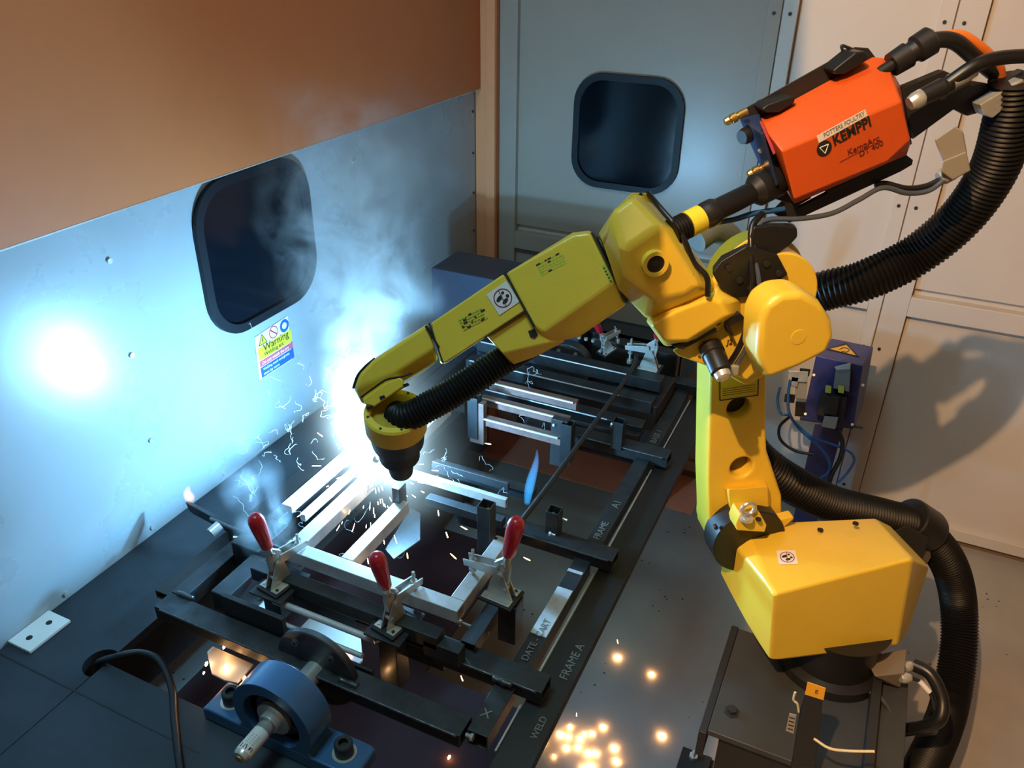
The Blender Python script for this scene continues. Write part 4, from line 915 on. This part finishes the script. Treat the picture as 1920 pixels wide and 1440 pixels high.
prism('warning_triangle_face', [T_(1556, 654, .001), T_(1605, 666, .001), T_(1587, 646.5, .001)], -pn_ * .001, mat('sign_amber', (.80, .42, .06), .5), cs)
tube('warning_symbol', [T_(1574, 655, .002), T_(1582, 652, .002), T_(1592, 655, .002), T_(1588, 660, .002), T_(1578, 659, .002)], .0016, INK, cs, 6)
for x, y in ((1526, 703), (1618, 722), (1510, 776), (1598, 796)):
    cyl('panel_screw', K(x, y, YS - .004), K(x, y, YS + .002), .006, CHROME, cs, 10)
hull('gripper_head', [K(x, y, yy) for yy in (YS - .08, YS - .004) for x, y in ((1568, 686), (1596, 680), (1592, 735), (1562, 728))], mat('cast_grey', (.16, .17, .17), .5), cs, .003)
hull('gripper_cap', [K(x, y, yy) for yy in (YS - .10, YS - .03) for x, y in ((1564, 688), (1595, 680), (1594, 692), (1568, 694))], GREY, cs, .002)
for x in (1548, 1572):
    hull('yellow_jaw', [K(x + a, y, yy) for yy in (YS - .09, YS - .03) for a, y in ((0, 722), (11, 724), (10, 738), (-1, 736))], mat('jaw_yellow', (.42, .42, .06), .4), cs, .002)
hull('cutter_body', [K(x, y, yy) for yy in (YS - .07, YS - .004) for x, y in ((1538, 735), (1588, 745), (1580, 790), (1530, 778))], MATTE, cs, .003)
hull('clamp_block', [K(x, y, yy) for yy in (YS - .11, YS - .03) for x, y in ((1546, 780), (1572, 782), (1566, 805), (1540, 800))], mat('block_grey', (.26, .26, .26), .4), cs, .002)
hull('cutter_neck', [K(x, y, yy) for yy in (YS - .10, YS - .05) for x, y in ((1550, 742), (1574, 745), (1568, 780), (1544, 776))], BLACK, cs, .003)
hull('stand_post', [K(x, y, YS + .03) for x, y in ((1528, 795), (1582, 800))] + [K(x, y, YS + .09) for x, y in ((1528, 795), (1582, 800))] + [(K(1528, 795, YS + .03).x, YS + .03, .02), (K(1575, 795, YS + .03).x, YS + .03, .02), (K(1575, 795, YS + .03).x, YS + .09, .02), (K(1528, 795, YS + .03).x, YS + .09, .02)], NAVY, cs, .003)
bx_ = K(1550, 800, YS).x; box('stand_foot', (bx_ - .12, YS - .06, 0), (bx_ + .14, YS + .18, .02), NAVY, cs, .002)
for a, b in (((1500, 785), (1532, 790)), ((1575, 795), (1618, 802))): cyl('support_rod', K(*a, YS + .02), K(*b, YS + .02), .006, PLATE, cs, 10)
for k, (x, y, w_, h_, m_) in enumerate(((1478, 695, 38, 22, CHROME), (1492, 715, 22, 34, GREY), (1484, 706, 14, 20, CHROME), (1472, 738, 20, 18, BLACK), (1492, 752, 20, 30, BLACK), (1500, 690, 20, 16, BLACK))):
    hull('valve_block', [K(x + a, y + b, yy) for yy in (YS + .0 + .012 * (k % 2), YS + .06) for a, b in ((0, 0), (w_, 2), (w_ - 3, h_), (-2, h_ - 2))], m_, cs, .002)
def pt(nm, pts, r, m_, lb_):
    o = tube(nm, [K(x, y, YS - .07) for x, y in pts], r, m_, None, 10); tag(o, lb_, 'tube', None); return o
pt('blue_air_tube', [(1482, 712), (1478, 740), (1480, 775), (1500, 805), (1530, 832), (1552, 860), (1553, 885), (1522, 905), (1500, 925)], .0065, TBLUE, 'blue air tube drooping down the front of the cleaning station post')
pt('blue_air_tube', [(1463, 725), (1458, 750), (1464, 775), (1482, 778)], .0055, TBLUE, 'short blue air tube loop left of the cleaning station valves')
pt('blue_air_tube', [(1487, 790), (1520, 818), (1560, 833), (1590, 845), (1602, 862), (1590, 885), (1572, 905)], .0055, TBLUE, 'blue-grey air tube sweeping right across the cleaning station post')
pt('black_air_tube', [(1482, 780), (1462, 800), (1464, 825), (1490, 845), (1525, 852)], .0065, RUBBER, 'black air tube looping left of the cleaning station post')
pt('black_air_tube', [(1570, 805), (1580, 830), (1575, 860), (1560, 890), (1550, 925)], .010, RUBBER, 'black tube running down behind the cleaning station post')
# =================================================================== WALL SIGN
sg = thing('warning_sign', 'small yellow, red and blue welding warning sign under the window on the white wall', 'sign', onx(515, 660, XL))
XS = XL + .002
def W(px, py, k=0.): return onx(px, py, XS + k)
prism('sign_sheet', [W(x, y) for x, y in ((477, 633), (486, 713), (548, 673), (539, 592))], (.001, 0, 0), STICK, sg)
ys0, ys1 = W(480, 640).y, W(542, 600).y
def sgbox(nm, z0, z1, m_, ya=0., yb_=1., k=.0018): 
    y0_, y1_ = ys0 + (ys1 - ys0) * ya, ys0 + (ys1 - ys0) * yb_; prism(nm, [(XS + k, y0_, z0), (XS + k, y1_, z0), (XS + k, y1_, z1), (XS + k, y0_, z1)], (.0004, 0, 0), m_, sg)
zt_, zb_ = W(509, 612).z, W(516, 694).z; H_ = zt_ - zb_
sgbox('yellow_field', zb_ + H_ * .42, zb_ + H_ * .70, YSTICK); sgbox('red_band', zb_ + H_ * .27, zb_ + H_ * .40, PINKINK); sgbox('blue_band', zb_ + H_ * .02, zb_ + H_ * .25, BLUEINK)
YP, ZPv = V((0, 1, 0)), V((0, 0, 1)); wS = ys1 - ys0
for s_, f_, z_, m_, al in (('Warning', .15, .57, INK, .040), ('Welding arc', .15, .46, INK, .022), ('Do not watch the arc', .06, .305, STICK, .017), ('Welding mask and gloves', .06, .165, STICK, .0145), ('must be worn', .06, .06, STICK, .0155)):
    text('lettering', s_, (XS + .0024, ys0 + wS * f_, zb_ + H_ * z_), YP, ZPv, al, m_, sg)
def tri_ring(cy, cz, r, m_, n, w_, rot=90):
    vs_ = [];
    for rr in (r, r - w_): vs_ += [(XS + .002, cy + rr * math.cos(R(rot) + 2 * math.pi * k / n), cz + rr * math.sin(R(rot) + 2 * math.pi * k / n)) for k in range(n)]
    link('pictogram', pydata(vs_, [(k, (k + 1) % n, n + (k + 1) % n, n + k) for k in range(n)]), m_, sg)
cz_ = zb_ + H_ * .86
prism('pictogram', [(XS + .0016, ys0 + wS * .17 + .026 * math.cos(R(90 + 120 * k)), cz_ - .008 + .026 * math.sin(R(90 + 120 * k))) for k in range(3)], (.0003, 0, 0), YSTICK, sg)
tri_ring(ys0 + wS * .17, cz_ - .008, .028, INK, 3, .006)
box('pictogram_bar', (XS + .002, ys0 + wS * .17 - .002, cz_ - .012), (XS + .0026, ys0 + wS * .17 + .002, cz_ + .006), INK, sg)
tri_ring(ys0 + wS * .5, cz_, .024, REDINK, 24, .004)
prism('pictogram_bar', [(XS + .002, ys0 + wS * .5 + a, cz_ + b) for a, b in ((-.018, .012), (-.015, .016), (.018, -.012), (.015, -.016))], (.0004, 0, 0), REDINK, sg)
tri_ring(ys0 + wS * .83, cz_, .025, BLUEINK, 24, .012)
# =================================================================== NO-STEP STICKER ON THE TURRET
bpy.context.view_layer.update()
dg = bpy.context.evaluated_depsgraph_get()
def hit(px, py):
    ok, loc, nor, idx, ob, mt = scene.ray_cast(dg, CAM, ray(px, py)); return loc, nor
l0, n0 = hit(1476, 1045)
def SF(px, py, off): return onp(px, py, n0, n0.dot(l0) + off)
_nr = NR; NR = n0
no_step(1476, 1045, .048, (1, -.02), SF, .001)
NR = _nr
# =================================================================== FLAMES, SPARKS, SMOKE
def flame_mat(name, c0, c1, st):
    m = bpy.data.materials.new(name); m.use_nodes = True; nt = m.node_tree; nt.nodes.clear()
    out = nt.nodes.new('ShaderNodeOutputMaterial'); vol = nt.nodes.new('ShaderNodeVolumePrincipled'); vol.inputs['Density'].default_value = 0
    tc = nt.nodes.new('ShaderNodeTexCoord'); sp_ = nt.nodes.new('ShaderNodeSeparateXYZ'); nt.links.new(tc.outputs['Generated'], sp_.inputs[0])
    rp = nt.nodes.new('ShaderNodeValToRGB'); rp.color_ramp.elements[0].color = (*c0, 1); rp.color_ramp.elements[1].color = (*c1, 1)
    nt.links.new(sp_.outputs[2], rp.inputs[0]); nt.links.new(rp.outputs[0], vol.inputs['Emission Color'])
    vol.inputs['Emission Strength'].default_value = st; vol.inputs['Density'].default_value = .5
    nt.links.new(vol.outputs[0], out.inputs['Volume']); return m
def flame(nm, base, h, r, m_, lb_, lean=(0, 0, 1), seed=1):
    random.seed(seed); ax = V(lean).normalized(); pts = []; rs = []
    for i in range(13):
        t = i / 12; pts.append(V(base) + ax * h * t + V((math.sin(t * 5 + seed), math.cos(t * 4 + seed), 0)) * r * .35 * t); rs.append(r * (math.sin(math.pi * min(1, t * .86 + .10)) ** .8) * (1 - .55 * t) + .0006)
    o = link(nm, tube_me(pts, rs, 14), m_, None, smooth=True); tag(o, lb_, 'flame'); return o
FO = flame_mat('orange_flame', (1, .55, .18), (1, .25, .05), 26)
FB = flame_mat('blue_flame', (.02, .42, 1), (.12, .40, 1), 26)
flame('flame', onz(359, 940, 1.0), .055, .020, FO, 'small orange flame on the tip of the lever at the white wall', (-.1, 0, 1), 2)
flame('flame', onz(988, 945, 1.08), .19, .018, FB, 'tall thin blue flame rising beside the long black rod', (.08, .12, 1), 4)
flame('flame', onz(655, 1238, .90), .05, .018, FO, 'orange glow on the pale gusset plate behind the flange disc', (-.1, 0, 1), 5)  # emissive tongue that makes the orange glow on this plate
def droplet(nm, p, d, L, r, m_):
    d = V(d).normalized(); p = V(p); return tube_me([p - d * L / 2, p - d * L * .25, p + d * L * .3, p + d * L / 2], [r * .3, r * .8, r, r * .4], 6)
ems = [((1158, 1230), 1.1), ((1222, 1262), .9), ((1241, 1377), 1.1), ((1018, 1389), .8), ((1051, 1375), 1), ((1066, 1379), .8), ((1069, 1361), .7), ((1096, 1374), .7), ((1110, 1373), .8), ((1131, 1361), .9), ((1088, 1383), .9), ((1062, 1400), .9), ((1084, 1399), .9), ((1103, 1410), 1), ((1117, 1410), .9), ((1152, 1400), 1.1), ((1156, 1425), 1), ((1109, 1435), 1.2), ((1039, 1416), .5), ((1095, 1438), 1)]
EL = ['lone glowing ember on the open floor, topmost of all the scattered embers', 'lone glowing ember on the open floor, second from the top of the scatter',
      'lone glowing ember on the floor nearest the pedestal foot', 'floor ember touching the edge of the fixture rail, leftmost of the cluster',
      'floor ember at the left of the cluster, just above a close neighbour', 'floor ember right beside the leftmost bright pair in the cluster',
      'small floor ember at the top left of the cluster', 'left one of two floor embers side by side at the top middle of the cluster',
      'right one of two floor embers side by side at the top middle of the cluster', 'highest floor ember of the dense cluster',
      'floor ember in the very middle of the cluster', 'left one of the two floor embers in the second row of the cluster', 'right one of the two floor embers in the second row of the cluster',
      'left one of two touching floor embers low in the cluster', 'right one of two touching floor embers low in the cluster', 'rightmost large floor ember of the cluster, upper of two',
      'rightmost floor ember of the cluster, lower of two', 'largest floor ember at the picture bottom edge', 'faint small floor ember alone at the lower left of the cluster', 'floor ember left of the largest one at the bottom edge']
for i, ((x, y), s) in enumerate(ems):
    p = onz(x, y, .008); o = link('ember', droplet('e', (0, 0, 0), (1, random.uniform(-.4, .4), 0), .020 * s, .0055 * s, EMB), EMB, None, smooth=True); o.location = p
    tag(o, EL[i], 'ember', 'embers glowing on the floor')
IL = iter(['ember hanging under the fixture post right of the flange disc', 'ember beside the left gusset plate, upper of two', 'tiny ember beside the left gusset plate, lower of two', 'ember lying in the middle of the left gusset plate', 'ember in the dark tray near the bottom beam of the fixture', 'dull ember above the left gusset plate under the cross beam', 'ember between the left gusset plate and the blue bearing'])
for x, y, z, s in ((711, 1278, .9, .8), (387, 1245, .9, .8), (382, 1262, .9, .5), (423, 1250, .905, .9), (842, 1420, .57, .8), (420, 1213, .92, .8), (458, 1272, .91, .8)):
    p = onz(x, y, z); o = link('ember', droplet('e', (0, 0, 0), (.3, .3, 1), .018 * s, .0045 * s, EMB), EMB, None, smooth=True); o.location = p
    tag(o, next(IL), 'ember', 'embers caught inside the fixture')
random.seed(11); mes = []
for k in range(90):
    d = V((random.gauss(.25, .6), random.gauss(-.55, .5), random.gauss(-.25, .5))).normalized(); dist = .04 + abs(random.gauss(0, .10))
    mes.append(droplet('s', ARC + d * dist, d, random.uniform(.008, .028), random.uniform(.0005, .0011), SPK))
o = link('spark_spray', join_me(mes), mat('hot_spark', (1, .8, .6), .5, emit=(1, .80, .60), es=30), None); tag(o, 'dense spray of bright sparks thrown from the welding arc', 'sparks', kind='stuff')
SL = iter(['long slanting spark inside the right half of the welded frame', 'upright spark just right of the arc over the far frame bar', 'flat spark behind the arc in front of the far jig', 'flat spark just right of the wrist flange', 'small upright spark in the middle of the welded frame', 'upright spark left of the middle grip', 'upright spark above the front bar near its middle', 'spark over the front bar beside its left neighbour', 'slanting spark on the left frame bar', 'spark at the foot of the blue flame', 'small flat spark near the square post', 'longer spark in the air above the topmost floor ember', 'tiny white spark beside the chalk lettering rail, upper one', 'tiny white spark beside the chalk lettering rail, lower one', 'tiny spark falling above the floor ember cluster', 'faint spark inside the dark near bay of the fixture', 'spark close below the torch', 'spark left of the arc at the wall side'])
for x, y, z, dx_, dz in ((850, 1043, 1.15, .8, -.7), (822, 962, 1.12, .02, -1), (915, 832, 1.1, 1, .05), (770, 815, 1.15, 1, .2), (838, 1003, 1.1, .2, -1), (764, 1042, 1.1, 0, -1), (690, 1052, 1.1, 0, -1), (676, 1045, 1.1, .05, -1), (655, 960, 1.1, -.4, -1), (988, 1048, .96, 1, -.3), (870, 990, 1.05, .8, -.3), (1158, 1203, .3, .2, -1), (1102, 1206, .2, 0, -1), (1076, 1268, .2, 0, -1), (1081, 1340, .1, 0, -1), (866, 1272, .8, .2, -1), (790, 905, 1.12, 1, .1), (600, 815, 1.12, .8, -.5)):
    o = link('spark', droplet('s', (0, 0, 0), (dx_, .1, dz), .022, .0016, SPK), SPK, None, smooth=True); o.location = onz(x, y, z)
    tag(o, next(SL), 'spark', 'single sparks flying off the weld')
# glowing arc core
core = link('arc_core', lathe_me([(0, .002), (.004, .009), (.012, .013), (.02, .011), (.028, .004)], ARC - V((0, 0, .012)), (0, 0, 1), 20), mat('arc_plasma', (1, 1, 1), .5, emit=(.75, .92, 1.0), es=900), None, smooth=True)
tag(core, 'blinding white-blue welding arc at the torch tip', 'arc')
# curling smoke threads
random.seed(21); mes = []
def thread(p, n, step, drift, r):
    pts = [V(p)]; d = V((random.gauss(0, 1), random.gauss(0, 1), random.gauss(0, 1))).normalized()
    for _ in range(n):
        d = (d * .62 + V((random.gauss(0, .55), random.gauss(0, .55), random.gauss(0, .55))) + V(drift) * .12).normalized(); pts.append(pts[-1] + d * step * random.uniform(.4, 1.1))
    sp_ = spline(pts, 4); return tube_me(sp_, [r * (.4 + .6 * math.sin(math.pi * i / (len(sp_) - 1))) for i in range(len(sp_))], 5)
for (x, y, z, cnt, spr, r) in ((620, 760, 1.25, 26, .07, .0010), (590, 800, 1.2, 16, .07, .0009), (640, 700, 1.35, 16, .06, .0010), (490, 860, 1.15, 12, .05, .0009), (480, 930, 1.12, 10, .03, .0009), (880, 920, 1.12, 7, .05, .0009), (830, 890, 1.12, 8, .04, .0010), (560, 840, 1.15, 10, .06, .0009), (700, 1020, 1.1, 6, .05, .0008), (600, 980, 1.1, 8, .05, .0009), (1000, 720, 1.2, 7, .05, .0009), (985, 800, 1.15, 3, .03, .0009), (560, 680, 1.35, 7, .06, .0009), (540, 740, 1.3, 6, .06, .0008)):
    c0 = onz(x, y, z)
    for k in range(cnt * 2 // 3): mes.append(thread(c0 + V((random.gauss(0, spr), random.gauss(0, spr), random.gauss(0, spr))), random.randint(5, 14), .012, (0, 0, 1), r * .7))
o = link('smoke_threads', join_me(mes), mat('smoke_thread_ash', (.80, .85, .88), .7, alpha=.4), None); tag(o, 'fine curling pale threads of weld smoke around the arc', 'smoke', kind='stuff')
# smoke volume
def smoke_box(nm, lo, hi, c0, lean, dens, lb_, rad0, rad1, seed, scale=7., glow=170.):
    m = bpy.data.materials.new(nm); m.use_nodes = True; nt = m.node_tree; nt.nodes.clear(); N = nt.nodes.new; Lk = nt.links.new
    out = N('ShaderNodeOutputMaterial'); vol = N('ShaderNodeVolumePrincipled'); vol.inputs['Color'].default_value = (.80, .93, 1, 1); vol.inputs['Anisotropy'].default_value = .1
    tc = N('ShaderNodeTexCoord')
    def math_(op, a, b=None, c=None):
        n = N('ShaderNodeMath'); n.operation = op
        for i, v in enumerate((a, b, c)):
            if v is None: continue
            if isinstance(v, (int, float)): n.inputs[i].default_value = v
            else: Lk(v, n.inputs[i])
        return n.outputs[0]
    # low-frequency warp
    nw = N('ShaderNodeTexNoise'); nw.inputs['Scale'].default_value = 3.2; nw.inputs['Detail'].default_value = 2
    Lk(tc.outputs['Object'], nw.inputs['Vector'])
    vm = N('ShaderNodeVectorMath'); vm.operation = 'MULTIPLY_ADD'; Lk(nw.outputs['Color'], vm.inputs[0]); vm.inputs[1].default_value = (.34, .34, .34)
    vm2 = N('ShaderNodeVectorMath'); vm2.operation = 'ADD'; Lk(tc.outputs['Object'], vm2.inputs[0]); vm2.inputs[1].default_value = (-.17, -.17, -.17)
    Lk(vm2.outputs[0], vm.inputs[2])
    sp_ = N('ShaderNodeSeparateXYZ'); Lk(vm.outputs[0], sp_.inputs[0])
    x, y, z = sp_.outputs; h = math_('SUBTRACT', z, c0[2]); hc_ = math_('MAXIMUM', h, 0.)
    dx_ = math_('SUBTRACT', x, math_('MULTIPLY_ADD', hc_, lean[0], c0[0])); dy_ = math_('SUBTRACT', y, math_('MULTIPLY_ADD', hc_, lean[1], c0[1]))
    rr = math_('SQRT', math_('ADD', math_('MULTIPLY', dx_, dx_), math_('MULTIPLY', dy_, dy_)))
    rad = math_('MULTIPLY_ADD', hc_, rad1, rad0); fall = math_('SUBTRACT', 1., math_('DIVIDE', rr, rad)); fall = math_('MAXIMUM', fall, 0.); fall = math_('POWER', fall, 1.2)
    n2 = N('ShaderNodeTexNoise'); n2.inputs['Scale'].default_value = scale; n2.inputs['Detail'].default_value = 5; n2.inputs['Roughness'].default_value = .6; n2.inputs['Distortion'].default_value = 1.2
    Lk(tc.outputs['Object'], n2.inputs['Vector'])
    ns = math_('MULTIPLY', math_('MAXIMUM', math_('SUBTRACT', n2.outputs['Fac'], .43), 0.), 6.)
    hf = math_('MAXIMUM', math_('SUBTRACT', 1., math_('MULTIPLY', hc_, 1 / (hi[2] - c0[2]))), 0.)
    below = math_('GREATER_THAN', h, -.10)
    d = math_('MULTIPLY', math_('MULTIPLY', fall, ns), math_('MULTIPLY', math_('MULTIPLY', math_('POWER', hf, 1.3), below), dens))
    Lk(d, vol.inputs['Density'])
    # glow added to the smoke in place of arc light scattered near the arc
    h2_ = math_('SUBTRACT', h, .11)
    vd = math_('SQRT', math_('ADD', math_('MULTIPLY', rr, rr), math_('MULTIPLY', math_('MULTIPLY', h2_, h2_), .18)))
    em = math_('MULTIPLY', math_('EXPONENT', math_('MULTIPLY', vd, -1 / .034)), glow)
    Lk(em, vol.inputs['Emission Strength']); vol.inputs['Emission Color'].default_value = (.55, .85, 1, 1)
    Lk(vol.outputs[0], out.inputs['Volume'])
    o = box(nm, lo, hi, None); o.data.materials.clear(); o.data.materials.append(m); tag(o, lb_, 'smoke', kind='stuff'); return o
smoke_box('smoke_plume', (-1.80, 1.45, 1.02), (-.98, 2.35, 2.25), (ARC.x, ARC.y + .03, ARC.z), (-.10, .16), 26., 'blue-lit plume of weld smoke rising from the arc past the white wall', .08, .22, 1)

smoke_box('smoke_wisp', (-1.86, 1.15, 1.0), (-1.20, 1.70, 1.62), (-1.42, 1.36, 1.06), (-.35, .25), 9., 'thin blue smoke wisp drifting over the left toggle clamp toward the wall', .06, .20, 2, 9., 0.)

to_mesh_all()
